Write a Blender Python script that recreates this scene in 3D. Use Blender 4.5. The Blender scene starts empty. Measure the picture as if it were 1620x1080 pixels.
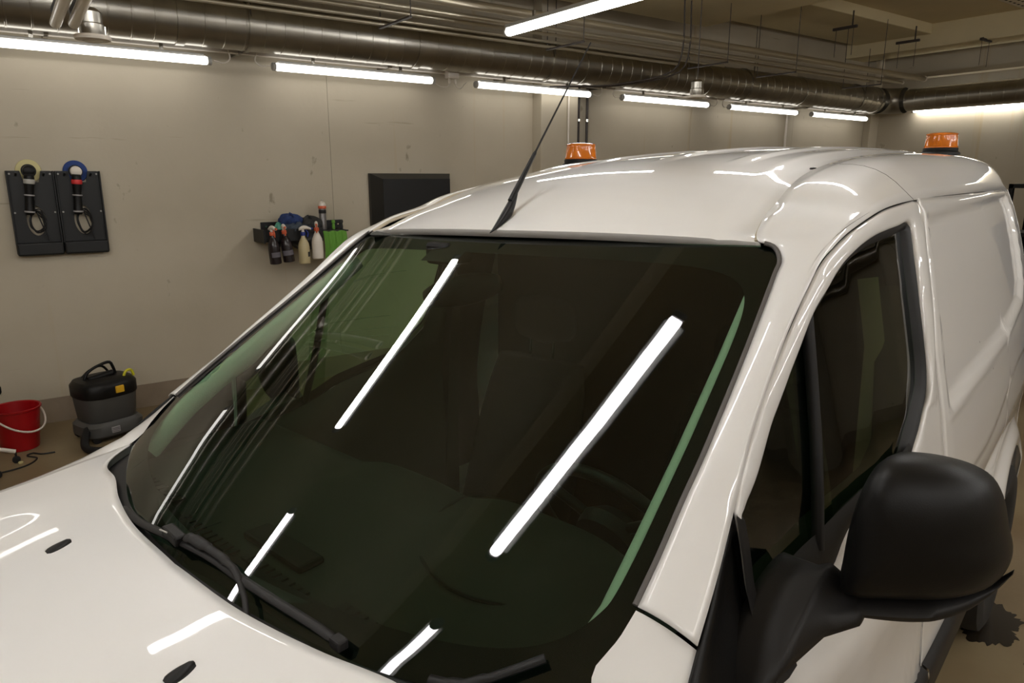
import bpy, math, random
import numpy as np
from mathutils import Vector, Matrix

random.seed(7)
sc = bpy.context.scene
COL = sc.collection
R = math.radians

# ------------------------------------------------------------------ camera, world, exposure
# room frame: x runs along the left wall away from the camera, y runs towards that wall
cam_d = bpy.data.cameras.new('camera')
cam_d.sensor_width = 36.0
cam_d.lens = 24.89
cam_d.clip_start = 0.02
cam = bpy.data.objects.new('camera', cam_d)
COL.objects.link(cam)
cam.location = (0, 0, 1.72)
cam.rotation_euler = (R(90 - 13.02), 0, R(54.405 - 90))
sc.camera = cam

world = bpy.data.worlds.new('world')
sc.world = world
world.use_nodes = True
world.node_tree.nodes['Background'].inputs[0].default_value = (1, .93, .84, 1)
world.node_tree.nodes['Background'].inputs[1].default_value = 0.0
sc.view_settings.view_transform = 'Standard'
sc.view_settings.look = 'None'
sc.view_settings.gamma = 1
sc.view_settings.exposure = 0.14
TUBE_POWER = 31.0        # emission of the fluorescent / LED tubes
sc.cycles.max_bounces = 7
sc.cycles.diffuse_bounces = 4
sc.cycles.glossy_bounces = 4
sc.cycles.transparent_max_bounces = 12
sc.cycles.caustics_reflective = False
sc.cycles.caustics_refractive = False
sc.cycles.sample_clamp_indirect = 4.0


# ------------------------------------------------------------------ materials
def mat(name, col, rough=.5, metal=0., coat=0., spec=.5, bump=0., bscale=40., var=0., vscale=3., emit=None, es=0.,
        trans=0., coatr=.03):
    m = bpy.data.materials.new(name)
    m.use_nodes = True
    nt = m.node_tree
    b = nt.nodes['Principled BSDF']
    b.inputs['Base Color'].default_value = (*col, 1)
    b.inputs['Roughness'].default_value = rough
    b.inputs['Metallic'].default_value = metal
    b.inputs['Coat Weight'].default_value = coat
    b.inputs['Coat Roughness'].default_value = coatr
    b.inputs['Specular IOR Level'].default_value = spec
    b.inputs['Transmission Weight'].default_value = trans
    if emit:
        b.inputs['Emission Color'].default_value = (*emit, 1)
        b.inputs['Emission Strength'].default_value = es
    tc = nt.nodes.new('ShaderNodeTexCoord')
    if var > 0:
        n = nt.nodes.new('ShaderNodeTexNoise')
        n.inputs['Scale'].default_value = vscale
        n.inputs['Detail'].default_value = 6
        nt.links.new(tc.outputs['Object'], n.inputs['Vector'])
        r = nt.nodes.new('ShaderNodeValToRGB')
        r.color_ramp.elements[0].position = .3
        r.color_ramp.elements[1].position = .7
        r.color_ramp.elements[0].color = (*[c * (1 - var) for c in col], 1)
        r.color_ramp.elements[1].color = (*[min(1, c * (1 + var)) for c in col], 1)
        nt.links.new(n.outputs['Fac'], r.inputs['Fac'])
        nt.links.new(r.outputs['Color'], b.inputs['Base Color'])
    if bump > 0:
        n2 = nt.nodes.new('ShaderNodeTexNoise')
        n2.inputs['Scale'].default_value = bscale
        n2.inputs['Detail'].default_value = 4
        nt.links.new(tc.outputs['Object'], n2.inputs['Vector'])
        bp = nt.nodes.new('ShaderNodeBump')
        bp.inputs['Strength'].default_value = bump
        bp.inputs['Distance'].default_value = .002
        nt.links.new(n2.outputs['Fac'], bp.inputs['Height'])
        nt.links.new(bp.outputs['Normal'], b.inputs['Normal'])
    return m


def glass_mat(name, tint, ior=1.55, rough=0.0):
    m = bpy.data.materials.new(name)
    m.use_nodes = True
    nt = m.node_tree
    for n in list(nt.nodes):
        nt.nodes.remove(n)
    out = nt.nodes.new('ShaderNodeOutputMaterial')
    mx = nt.nodes.new('ShaderNodeMixShader')
    tr = nt.nodes.new('ShaderNodeBsdfTransparent')
    tr.inputs[0].default_value = (*tint, 1)
    gl = nt.nodes.new('ShaderNodeBsdfGlossy')
    gl.inputs['Roughness'].default_value = rough
    gl.inputs['Color'].default_value = (1, 1, 1, 1)
    fr = nt.nodes.new('ShaderNodeFresnel')
    fr.inputs['IOR'].default_value = ior
    # the pane is a single sheet: seen from its back it must reflect like from its front
    geo = nt.nodes.new('ShaderNodeNewGeometry')
    sel = nt.nodes.new('ShaderNodeMix')
    sel.data_type = 'FLOAT'
    sel.inputs['A'].default_value = ior
    sel.inputs['B'].default_value = 1.0 / ior
    nt.links.new(geo.outputs['Backfacing'], sel.inputs['Factor'])
    nt.links.new(sel.outputs['Result'], fr.inputs['IOR'])
    nt.links.new(fr.outputs[0], mx.inputs[0])
    nt.links.new(tr.outputs[0], mx.inputs[1])
    nt.links.new(gl.outputs[0], mx.inputs[2])
    nt.links.new(mx.outputs[0], out.inputs[0])
    return m


def emit_mat(name, col, s):
    m = bpy.data.materials.new(name)
    m.use_nodes = True
    nt = m.node_tree
    for n in list(nt.nodes):
        nt.nodes.remove(n)
    out = nt.nodes.new('ShaderNodeOutputMaterial')
    e = nt.nodes.new('ShaderNodeEmission')
    e.inputs[0].default_value = (*col, 1)
    e.inputs[1].default_value = s
    nt.links.new(e.outputs[0], out.inputs[0])
    return m


def paint_mat():
    """white van paint with small stone chips and a faint film of dirt"""
    m = mat('van_white_paint', (.80, .79, .775), rough=.42, coat=1.0, spec=.4, coatr=.025)
    nt = m.node_tree
    b = nt.nodes['Principled BSDF']
    tc = nt.nodes.new('ShaderNodeTexCoord')
    v = nt.nodes.new('ShaderNodeTexVoronoi')
    v.inputs['Scale'].default_value = 5.5
    v.inputs['Randomness'].default_value = 1.0
    nz = nt.nodes.new('ShaderNodeTexNoise')
    nz.inputs['Scale'].default_value = 60
    mxv = nt.nodes.new('ShaderNodeVectorMath')
    mxv.operation = 'MULTIPLY_ADD'
    mxv.inputs[1].default_value = (.012, .012, .012)
    nt.links.new(tc.outputs['Object'], nz.inputs['Vector'])
    nt.links.new(nz.outputs['Color'], mxv.inputs[0])
    nt.links.new(tc.outputs['Object'], mxv.inputs[2])
    nt.links.new(mxv.outputs[0], v.inputs['Vector'])
    r = nt.nodes.new('ShaderNodeValToRGB')
    r.color_ramp.elements[0].position = .013
    r.color_ramp.elements[0].color = (.13, .11, .09, 1)
    r.color_ramp.elements[1].position = .02
    r.color_ramp.elements[1].color = (1, 1, 1, 1)
    nt.links.new(v.outputs['Distance'], r.inputs['Fac'])
    n = nt.nodes.new('ShaderNodeTexNoise')
    n.inputs['Scale'].default_value = 2.2
    n.inputs['Detail'].default_value = 5
    nt.links.new(tc.outputs['Object'], n.inputs['Vector'])
    r2 = nt.nodes.new('ShaderNodeValToRGB')
    r2.color_ramp.elements[0].color = (.765, .748, .728, 1)
    r2.color_ramp.elements[1].color = (.82, .805, .79, 1)
    nt.links.new(n.outputs['Fac'], r2.inputs['Fac'])
    mm = nt.nodes.new('ShaderNodeMix')
    mm.data_type = 'RGBA'
    mm.blend_type = 'MULTIPLY'
    mm.inputs['Factor'].default_value = 1
    nt.links.new(r2.outputs['Color'], mm.inputs['A'])
    nt.links.new(r.outputs['Color'], mm.inputs['B'])
    nt.links.new(mm.outputs['Result'], b.inputs['Base Color'])
    return m


def wall_mat():
    """pale painted concrete: clouds, ochre runs down from the top, grey scuffs"""
    m = mat('painted_concrete', (.5, .45, .38), rough=.62, spec=.3)
    nt = m.node_tree
    b = nt.nodes['Principled BSDF']
    tc = nt.nodes.new('ShaderNodeTexCoord')

    def noise(scale, det, sx=1, sy=1, sz=1, off=0):
        mp = nt.nodes.new('ShaderNodeMapping')
        mp.inputs['Scale'].default_value = (sx, sy, sz)
        mp.inputs['Location'].default_value = (off, off * .7, off * .3)
        nt.links.new(tc.outputs['Object'], mp.inputs['Vector'])
        n = nt.nodes.new('ShaderNodeTexNoise')
        n.inputs['Scale'].default_value = scale
        n.inputs['Detail'].default_value = det
        nt.links.new(mp.outputs[0], n.inputs['Vector'])
        return n

    def ramp(src, p0, p1, c0, c1):
        r = nt.nodes.new('ShaderNodeValToRGB')
        r.color_ramp.elements[0].position = p0
        r.color_ramp.elements[1].position = p1
        r.color_ramp.elements[0].color = (*c0, 1)
        r.color_ramp.elements[1].color = (*c1, 1)
        nt.links.new(src, r.inputs['Fac'])
        return r.outputs['Color']

    def mult(a, c, mode='MULTIPLY', f=1.):
        mm = nt.nodes.new('ShaderNodeMix')
        mm.data_type = 'RGBA'
        mm.blend_type = mode
        mm.inputs['Factor'].default_value = f
        nt.links.new(a, mm.inputs['A'])
        nt.links.new(c, mm.inputs['B'])
        return mm.outputs['Result']
    base = ramp(noise(1.1, 8).outputs['Fac'], .3, .72, (.45, .395, .30), (.54, .48, .375))
    runs = ramp(noise(6.5, 3, 1, 1, .03, 3.1).outputs['Fac'], .63, .72, (1, 1, 1), (.97, .89, .76))
    scuff = ramp(noise(9, 6, 1, 1, .6, 8.).outputs['Fac'], .70, .76, (1, 1, 1), (.62, .6, .56))
    horiz = ramp(noise(5, 5, .22, 1, 3.2, 5.).outputs['Fac'], .71, .77, (1, 1, 1), (.72, .69, .64))
    c = mult(mult(mult(base, runs), scuff), horiz)
    nt.links.new(c, b.inputs['Base Color'])
    bp = nt.nodes.new('ShaderNodeBump')
    bp.inputs['Strength'].default_value = .25
    bp.inputs['Distance'].default_value = .004
    nt.links.new(noise(26, 5).outputs['Fac'], bp.inputs['Height'])
    nt.links.new(bp.outputs['Normal'], b.inputs['Normal'])
    return m


def floor_mat():
    m = mat('worn_concrete_floor', (.2, .15, .09), rough=.4, spec=.4, var=.35, vscale=1.3, bump=.3, bscale=30)
    nt = m.node_tree
    b = nt.nodes['Principled BSDF']
    tc = nt.nodes.new('ShaderNodeTexCoord')
    n = nt.nodes.new('ShaderNodeTexNoise')
    n.inputs['Scale'].default_value = 1.2
    n.inputs['Detail'].default_value = 7
    nt.links.new(tc.outputs['Object'], n.inputs['Vector'])
    r = nt.nodes.new('ShaderNodeValToRGB')
    e = r.color_ramp.elements
    e[0].position, e[0].color = .32, (.17, .115, .06, 1)
    e[1].position, e[1].color = .68, (.27, .21, .12, 1)
    nt.links.new(n.outputs['Fac'], r.inputs['Fac'])
    n3 = nt.nodes.new('ShaderNodeTexNoise')
    n3.inputs['Scale'].default_value = 7
    n3.inputs['Detail'].default_value = 5
    nt.links.new(tc.outputs['Object'], n3.inputs['Vector'])
    r3 = nt.nodes.new('ShaderNodeValToRGB')
    r3.color_ramp.elements[0].position, r3.color_ramp.elements[0].color = .66, (1, 1, 1, 1)
    r3.color_ramp.elements[1].position, r3.color_ramp.elements[1].color = .74, (.45, .42, .38, 1)
    nt.links.new(n3.outputs['Fac'], r3.inputs['Fac'])
    mm = nt.nodes.new('ShaderNodeMix')
    mm.data_type = 'RGBA'
    mm.blend_type = 'MULTIPLY'
    mm.inputs['Factor'].default_value = 1
    nt.links.new(r.outputs['Color'], mm.inputs['A'])
    nt.links.new(r3.outputs['Color'], mm.inputs['B'])
    nt.links.new(mm.outputs['Result'], b.inputs['Base Color'])
    r2 = nt.nodes.new('ShaderNodeValToRGB')
    r2.color_ramp.elements[0].color = (.25, .25, .25, 1)
    r2.color_ramp.elements[1].color = (.6, .6, .6, 1)
    nt.links.new(n.outputs['Fac'], r2.inputs['Fac'])
    nt.links.new(r2.outputs['Color'], b.inputs['Roughness'])
    return m


M = {
    'paint': paint_mat(),
    'wall': wall_mat(),
    'wall_base': mat('bare_concrete_base', (.27, .21, .15), rough=.7, var=.25, vscale=3, bump=.4, bscale=30),
    'floor': floor_mat(),
    'ceiling': mat('ceiling_concrete', (.66, .56, .36), rough=.75, var=.12, vscale=.6, bump=.3, bscale=12),
    'beam': mat('beam_concrete', (.76, .66, .43), rough=.75, var=.12, vscale=.8, bump=.3, bscale=12),
    'glass_front': glass_mat('windshield_glass', (.43, .585, .46), 1.46),
    'glass_side': glass_mat('side_window_glass', (.62, .80, .58), 1.42),
    'frit': mat('black_ceramic_band', (.003, .003, .003), rough=.5, spec=.1),
    'rubber': mat('black_rubber', (.012, .011, .011), rough=.55, spec=.3),
    'seal_grey': mat('grey_rubber_seal', (.10, .09, .085), rough=.6),
    'sealant': mat('beige_seam_sealant', (.42, .36, .27), rough=.7, bump=.5, bscale=80),
    'plastic': mat('black_grained_plastic', (.0055, .005, .0048), rough=.42, spec=.25, bump=.12, bscale=500),
    'plastic_soft': mat('dark_grey_plastic', (.012, .0108, .0104), rough=.5, spec=.3, bump=.12, bscale=400),
    'dash': mat('dashboard_vinyl', (.018, .020, .016), rough=.7, spec=.15, bump=.15, bscale=300),
    'dash_dark': mat('vent_plastic', (.003, .003, .003), rough=.6, spec=.15),
    'cab_dark': mat('cab_lining', (.006, .006, .006), rough=.9, spec=.1),
    'trim_grey': mat('light_grey_pillar_trim', (.80, .78, .72), rough=.8, bump=.4, bscale=300),
    'headliner': mat('headliner_fabric', (.06, .06, .055), rough=.9),
    'seat': mat('dark_seat_fabric', (.007, .007, .0075), rough=1., spec=.1, bump=.3, bscale=200),
    'steel': mat('galvanised_steel', (.34, .32, .28), rough=.32, metal=1., bump=.03, bscale=18, var=.12, vscale=6),
    'pipe': mat('painted_pipe', (.48, .43, .33), rough=.38, metal=.7),
    'pipe_dark': mat('dark_conduit', (.05, .04, .035), rough=.5),
    'fixture': mat('light_fixture_grey', (.42, .41, .38), rough=.5),
    'tray': mat('cable_tray_grey', (.70, .66, .60), rough=.5, metal=.3),
    'white_plastic': mat('white_plastic', (.72, .66, .58), rough=.4, spec=.5),
    'tube': emit_mat('lit_tube', (1.0, .99, .975), TUBE_POWER),
    'tube_end': emit_mat('lit_end_wall_tube', (1.0, .96, .885), 15.0),
    'tube_wall': emit_mat('lit_wall_tube', (1.0, .965, .90), 4.3),
    'tube_off': mat('unlit_tube', (.78, .72, .62), rough=.25, spec=.5),
    'amber': None,
    'red': mat('red_bucket_plastic', (.36, .003, .006), rough=.35, spec=.5),
    'chrome': mat('chrome', (.7, .68, .64), rough=.15, metal=1.),
    'bottle_dark': mat('brown_black_bottle', (.016, .010, .011), rough=.25, spec=.5),
    'bottle_cream': mat('cream_bottle', (.50, .42, .24), rough=.3, spec=.5),
    'orange_red': mat('orange_red_trigger', (.65, .12, .05), rough=.4),
    'label_print': mat('dark_print', (.12, .11, .13), rough=.5),
    'blue': mat('blue_plastic', (.015, .03, .22), rough=.4),
    'can': mat('grey_can', (.16, .15, .145), rough=.3, metal=.5),
    'green_cloth': mat('green_microfibre', (.14, .34, .05), rough=.95, bump=.6, bscale=120),
    'navy_cloth': mat('navy_cloth', (.02, .04, .13), rough=.95, bump=.6, bscale=120),
    'slate_cloth': mat('slate_blue_cloth', (.05, .065, .085), rough=.95, bump=.6, bscale=120),
    'charcoal_cloth': mat('charcoal_cloth', (.03, .03, .028), rough=.95, bump=.6, bscale=120),
    'teal': mat('teal_foam', (.10, .33, .25), rough=.8),
    'black_board': mat('black_panel_lacquer', (.006, .006, .006), rough=.5, spec=.4),
    'frame_bevel': mat('black_frame_lacquer', (.016, .015, .013), rough=.45, spec=.5),
    'yellow': mat('yellow_plastic', (.75, .42, .02), rough=.4),
    'lime': mat('lime_yellow_plastic', (.62, .58, .02), rough=.4),
    'foam_yellow': mat('cream_polishing_foam', (.62, .55, .28), rough=.8),
    'foam_blue': mat('blue_polishing_foam', (.02, .05, .20), rough=.8),
    'vac_body': mat('vacuum_grey_plastic', (.065, .063, .06), rough=.45),
    'tag': mat('grey_type_plate', (.33, .31, .31), rough=.5),
    'tag_red': mat('red_mark', (.6, .03, .03), rough=.5),
    'tyre': mat('tyre_rubber', (.014, .013, .012), rough=.8, bump=.4, bscale=60),
    'rim': mat('wheel_steel', (.36, .34, .31), rough=.4, metal=.6),
    'stain': mat('dark_wet_stain', (.02, .015, .01), rough=.25),
    'vent_hole': mat('dark_hole', (.003, .003, .003), rough=.9),
}
M['amber'] = mat('amber_lens', (.80, .20, .008), rough=.18, spec=.6, coat=.5, var=.18, vscale=14)
ab = M['amber'].node_tree.nodes['Principled BSDF']
ab.inputs['Transmission Weight'].default_value = .25
ab.inputs['Subsurface Weight'].default_value = 0


# ------------------------------------------------------------------ helpers
def new_empty(name, loc=(0, 0, 0), rz=0., label=None, cat=None, group=None, parent=None):
    o = bpy.data.objects.new(name, None)
    COL.objects.link(o)
    o.location = loc
    o.rotation_euler = (0, 0, rz)
    if label:
        o['label'] = label
    if cat:
        o['category'] = cat
    if group:
        o['group'] = group
    if parent:
        o.parent = parent
    return o


def tag(o, label=None, cat=None, group=None, kind=None):
    for k, v in (('label', label), ('category', cat), ('group', group), ('kind', kind)):
        if v:
            o[k] = v
    return o


def mesh(name, verts, faces, m, parent=None, smooth=False, solid=0., offset=0., bevel=0., loc=None, rz=None, autos=None,
         subsurf=0):
    me = bpy.data.meshes.new(name)
    me.from_pydata([tuple(map(float, v)) for v in verts], [], faces)
    me.validate()
    o = bpy.data.objects.new(name, me)
    COL.objects.link(o)
    me.materials.append(m)
    if smooth:
        for p in me.polygons:
            p.use_smooth = True
    if autos:
        me.set_sharp_from_angle(angle=R(autos))
    if parent:
        o.parent = parent
    if loc is not None:
        o.location = loc
    if rz is not None:
        o.rotation_euler = (0, 0, rz)
    if bevel:
        b = o.modifiers.new('bevel', 'BEVEL')
        b.width = bevel
        b.segments = 2
        b.limit_method = 'ANGLE'
    if solid:
        s = o.modifiers.new('solid', 'SOLIDIFY')
        s.thickness = solid
        s.offset = offset
    if subsurf:
        s = o.modifiers.new('sub', 'SUBSURF')
        s.levels = s.render_levels = subsurf
    return o


def grid(name, P, m, parent=None, closeu=False, closev=False, cap=False, **kw):
    """P[i][j] -> quads; closev wraps j, closeu wraps i"""
    P = [list(r) for r in P]
    n, k = len(P), len(P[0])
    V = [p for r in P for p in r]
    F = []
    for i in range(n if closeu else n - 1):
        for j in range(k if closev else k - 1):
            a, b = i, (i + 1) % n
            c, d = j, (j + 1) % k
            F.append((a * k + c, a * k + d, b * k + d, b * k + c))
    if cap and closev:
        F.append(tuple(range(k))[::-1])
        F.append(tuple((n - 1) * k + j for j in range(k)))
    kw.setdefault('smooth', True)
    return mesh(name, V, F, m, parent, **kw)


def cr(pts, n, closed=False):
    """Catmull-Rom resample to n points, even in chord length"""
    P = np.array(pts, float)
    if closed:
        P = np.vstack([P[-1], P, P[0], P[1]])
    else:
        P = np.vstack([2 * P[0] - P[1], P, 2 * P[-1] - P[-2]])
    out = []
    for i in range(1, len(P) - 2):
        p0, p1, p2, p3 = P[i - 1:i + 3]
        d01 = max(1e-6, np.linalg.norm(p1 - p0)) ** .5
        d12 = max(1e-6, np.linalg.norm(p2 - p1)) ** .5
        d23 = max(1e-6, np.linalg.norm(p3 - p2)) ** .5
        m1 = (p1 - p0) / d01 - (p2 - p0) / (d01 + d12) + (p2 - p1) / d12
        m2 = (p2 - p1) / d12 - (p3 - p1) / (d12 + d23) + (p3 - p2) / d23
        m1 *= d12
        m2 *= d12
        for t in np.linspace(0, 1, 24, endpoint=False):
            h = (2 * t ** 3 - 3 * t ** 2 + 1, t ** 3 - 2 * t ** 2 + t, -2 * t ** 3 + 3 * t ** 2, t ** 3 - t ** 2)
            out.append(h[0] * p1 + h[1] * m1 + h[2] * p2 + h[3] * m2)
    out.append(P[-2])
    O = np.array(out)
    L = np.r_[0, np.cumsum(np.linalg.norm(np.diff(O, axis=0), axis=1))]
    T = np.linspace(0, L[-1], n + (1 if closed else 0))
    Q = np.array([np.interp(T, L, O[:, k]) for k in range(O.shape[1])]).T
    return Q[:-1] if closed else Q


def rungs(pts, per):
    """Catmull-Rom through the rungs with a fixed number of samples between two rungs"""
    P = np.array(pts, float)
    P = np.vstack([2 * P[0] - P[1], P, 2 * P[-1] - P[-2]])
    out = []
    for i in range(1, len(P) - 2):
        p0, p1, p2, p3 = P[i - 1:i + 3]
        d01 = max(1e-6, np.linalg.norm(p1 - p0)) ** .5
        d12 = max(1e-6, np.linalg.norm(p2 - p1)) ** .5
        d23 = max(1e-6, np.linalg.norm(p3 - p2)) ** .5
        m1 = ((p1 - p0) / d01 - (p2 - p0) / (d01 + d12) + (p2 - p1) / d12) * d12
        m2 = ((p2 - p1) / d12 - (p3 - p1) / (d12 + d23) + (p3 - p2) / d23) * d12
        for t in np.linspace(0, 1, per, endpoint=False):
            out.append((2 * t ** 3 - 3 * t ** 2 + 1) * p1 + (t ** 3 - 2 * t ** 2 + t) * m1 +
                       (-2 * t ** 3 + 3 * t ** 2) * p2 + (t ** 3 - t ** 2) * m2)
    out.append(P[-2])
    return np.array(out)


def seg(pts, n):
    """polyline resample"""
    P = np.array(pts, float)
    L = np.r_[0, np.cumsum(np.linalg.norm(np.diff(P, axis=0), axis=1))]
    T = np.linspace(0, L[-1], n)
    return np.array([np.interp(T, L, P[:, k]) for k in range(P.shape[1])]).T


def tube(name, pts, r, m, parent=None, n=10, cap=True, sy=1.0, **kw):
    P = [Vector(p) for p in pts]
    rows = []
    up = Vector((0, 0, 1))
    last = None
    for i, p in enumerate(P):
        t = (P[min(i + 1, len(P) - 1)] - P[max(i - 1, 0)]).normalized()
        if last is None:
            a = up if abs(t.dot(up)) < .95 else Vector((1, 0, 0))
            x = t.cross(a).normalized()
        else:
            x = (last - t * last.dot(t)).normalized()
        last = x
        y = t.cross(x).normalized()
        rr = r[i] if hasattr(r, '__len__') else r
        rows.append([p + x * math.cos(2 * math.pi * k / n) * rr + y * math.sin(2 * math.pi * k / n) * rr * sy for k in range(n)])
    return grid(name, rows, m, parent, closev=True, cap=cap, autos=50, **kw)


def lathe(name, prof, m, parent=None, n=24, at=(0, 0, 0), axis='z', **kw):
    rows = []
    for r, z in prof:
        row = []
        for k in range(n):
            a = 2 * math.pi * k / n
            c, s = r * math.cos(a), r * math.sin(a)
            v = {'z': (c, s, z), 'x': (z, c, s), 'y': (c, z, s)}[axis]
            row.append((v[0] + at[0], v[1] + at[1], v[2] + at[2]))
        rows.append(row)
    kw.setdefault('autos', 40)
    return grid(name, rows, m, parent, closev=True, cap=True, **kw)


def box(name, a, b, m, parent=None, bevel=0., **kw):
    x0, y0, z0 = a
    x1, y1, z1 = b
    V = [(x0, y0, z0), (x1, y0, z0), (x1, y1, z0), (x0, y1, z0), (x0, y0, z1), (x1, y0, z1), (x1, y1, z1), (x0, y1, z1)]
    F = [(0, 3, 2, 1), (4, 5, 6, 7), (0, 1, 5, 4), (1, 2, 6, 5), (2, 3, 7, 6), (3, 0, 4, 7)]
    return mesh(name, V, F, m, parent, bevel=bevel, **kw)


def boxes(name, L, m, parent=None, **kw):
    V, F = [], []
    for a, b in L:
        o = len(V)
        x0, y0, z0 = a
        x1, y1, z1 = b
        V += [(x0, y0, z0), (x1, y0, z0), (x1, y1, z0), (x0, y1, z0), (x0, y0, z1), (x1, y0, z1), (x1, y1, z1), (x0, y1, z1)]
        F += [tuple(o + i for i in f) for f in
              [(0, 3, 2, 1), (4, 5, 6, 7), (0, 1, 5, 4), (1, 2, 6, 5), (2, 3, 7, 6), (3, 0, 4, 7)]]
    return mesh(name, V, F, m, parent, **kw)


def copy_tree(o, parent=None):
    c = o.copy()
    COL.objects.link(c)
    c.parent = parent
    for ch in list(o.children):
        copy_tree(ch, c)
    return c


# ------------------------------------------------------------------ the room
WALL_Y = 5.876
END_X = 10.85
CEIL = 3.62


def struct(o):
    o['kind'] = 'structure'
    return o


struct(box('floor', (-6.2, -5.2, -.12), (END_X + .2, WALL_Y + .2, 0), M['floor']))
struct(box('ceiling', (-6.2, -5.2, CEIL), (END_X + .2, WALL_Y + .2, CEIL + .12), M['ceiling']))
struct(box('wall_right', (-6.2, -5.32, 0), (END_X + .2, -5.2, CEIL), M['wall']))
struct(box('wall_back', (-6.32, -5.2, 0), (-6.2, WALL_Y + .2, CEIL), M['wall']))
wl = new_empty('wall_left', (0, WALL_Y, 0))
struct(wl)
box('wall_core', (-6.2, .03, 0), (END_X + .2, .2, CEIL), M['wall_base'], wl)
ed = [-6.2, -3.1, -.75, 2.335, 4.46, 6.80, 8.85, END_X]
for i in range(len(ed) - 1):
    box('wall_panel', (ed[i] + .0012, 0, .178), (ed[i + 1] - .0012, .031, CEIL), M['wall'], wl, bevel=.001)
we = new_empty('wall_end', (END_X, 0, 0))
struct(we)
box('wall_core', (.03, -5.2, 0), (.2, WALL_Y, CEIL), M['wall_base'], we)
ed = [-5.2, -2.6, 0.0, 2.6, WALL_Y]
for i in range(4):
    box('wall_panel', (0, ed[i] + .003, .178), (.031, ed[i + 1] - .003, CEIL), M['wall'], we, bevel=.003)
struct(box('baseboard_left', (-6.2, WALL_Y - .006, 0), (END_X, WALL_Y + .03, .178), M['wall_base']))
struct(box('baseboard_end', (END_X - .006, -5.2, 0), (END_X + .03, WALL_Y, .178), M['wall_base']))
# pilaster on the left wall
struct(box('trim_1', (4.46, WALL_Y - .14, 0), (4.93, WALL_Y + .01, CEIL), M['wall'], bevel=.006))
struct(box('trim_2', (10.62, WALL_Y - .10, 0), (END_X, WALL_Y + .01, CEIL), M['wall'], bevel=.006))


def beam(name, a, b):
    return struct(box(name, a, b, M['beam'], bevel=.01))


# dropped slab and downstand beams of the concrete ceiling
beam('ceiling_slab_1', (3.6, 1.7, 3.30), (6.46, 5.46, CEIL + .01))
beam('ceiling_slab_3', (-3.0, 1.7, 3.30), (3.1, 5.46, CEIL + .01))
beam('ceiling_slab_2', (7.2, 4.74, 3.50), (9.95, 5.74, CEIL + .01))
beam('ceiling_beam_1', (9.95, -5.2, 3.34), (10.45, WALL_Y, CEIL + .01))
beam('ceiling_beam_2', (7.2, 0.5, 3.50), (9.95, 2.6, CEIL + .01))

# ------------------------------------------------------------------ tubes of light
GL_W = 'tube lights along the left wall'


def light_bar(x0, y0, z, length, ang, label, group, fixture_on=True, r=.029, m='tube'):
    """surface-mounted tube light: lit diffuser, grey back housing, dark end caps, hangers; its run starts at (x0,y0)"""
    t = new_empty('tube_light', (x0, y0, z), ang, label, 'light', group)
    # diffuser: round underneath
    rows = []
    for x in (0.0, .012, .03, length - .03, length - .012, length):
        k = {0.0: .86, length: .86}.get(x, 1.0)
        rows.append([(x, r * k * math.cos(a), r * k * math.sin(a)) for a in np.linspace(0, 2 * math.pi, 16, endpoint=False)])
    grid('diffuser', rows, M[m], t, closev=True, cap=True, autos=50)
    hw = .5 if m != 'tube' else 1.7
    box('housing', (.02, -r * hw, r * .6), (length - .02, r * hw, r * 1.5), M['fixture'], t, bevel=.004)
    for x in (-.028, length - .002):
        e = lathe('end_cap', [(r * .8, 0), (r * 1.04, .006), (r * 1.04, .026), (r * .8, .030)], M['fixture'], t, n=16, axis='x')
        e.location = (x, 0, 0)
    for x in (length * .22, length * .78):
        box('hanger', (x - .012, -.006, r * 1.5), (x + .012, .006, r * 1.5 + .05), M['steel'], t)
    return t


starts = [(-3.75, 'off to the left of the picture'), (-1.87, 'just left of the frame')]
names = {0: 'long lit tube light at the left picture edge, above the two polisher boards',
         1: 'lit tube light on the left wall, left of the small junction box',
         2: 'lit wall tube light right of the junction box, in front of the pilaster',
         3: 'lit tube light on the left wall, first one right of the pilaster',
         4: 'lit tube light on the left wall, next to last before the room corner',
         5: 'lit tube light on the left wall, last before the room corner'}
X0 = [0.02, 1.84, 3.64, 5.44, 7.18, 8.87]
for i, x in enumerate(X0):
    light_bar(x, 5.62, 2.531, 1.335, 0, names[i], GL_W, m='tube_wall')
for x, w in ((-1.79, 'first left of the frame'), (-3.6, 'second left of the frame')):
    light_bar(x, 5.62, 2.531, 1.335, 0, 'wall tube light seen only as a reflection, ' + w, GL_W, m='tube_wall')
# row mirrored in the middle of the windshield
light_bar(-.18, 2.98, 2.75, 1.10, 0, 'overhead tube light mirrored in the middle of the windshield', 'overhead tube lights')
light_bar(-1.95, 2.82, 2.75, 1.24, 0, 'overhead tube light mirrored low in the windshield above the wiper', 'overhead tube lights')
light_bar(-.16, 1.17, 2.75, 1.12, 0, 'overhead tube light mirrored thick and bright on the driver side of the windshield', 'overhead tube lights', r=.036)
light_bar(-1.95, 1.10, 2.75, 1.30, 0, 'overhead tube light mirrored at the very bottom of the windshield', 'overhead tube lights', r=.036)
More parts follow.
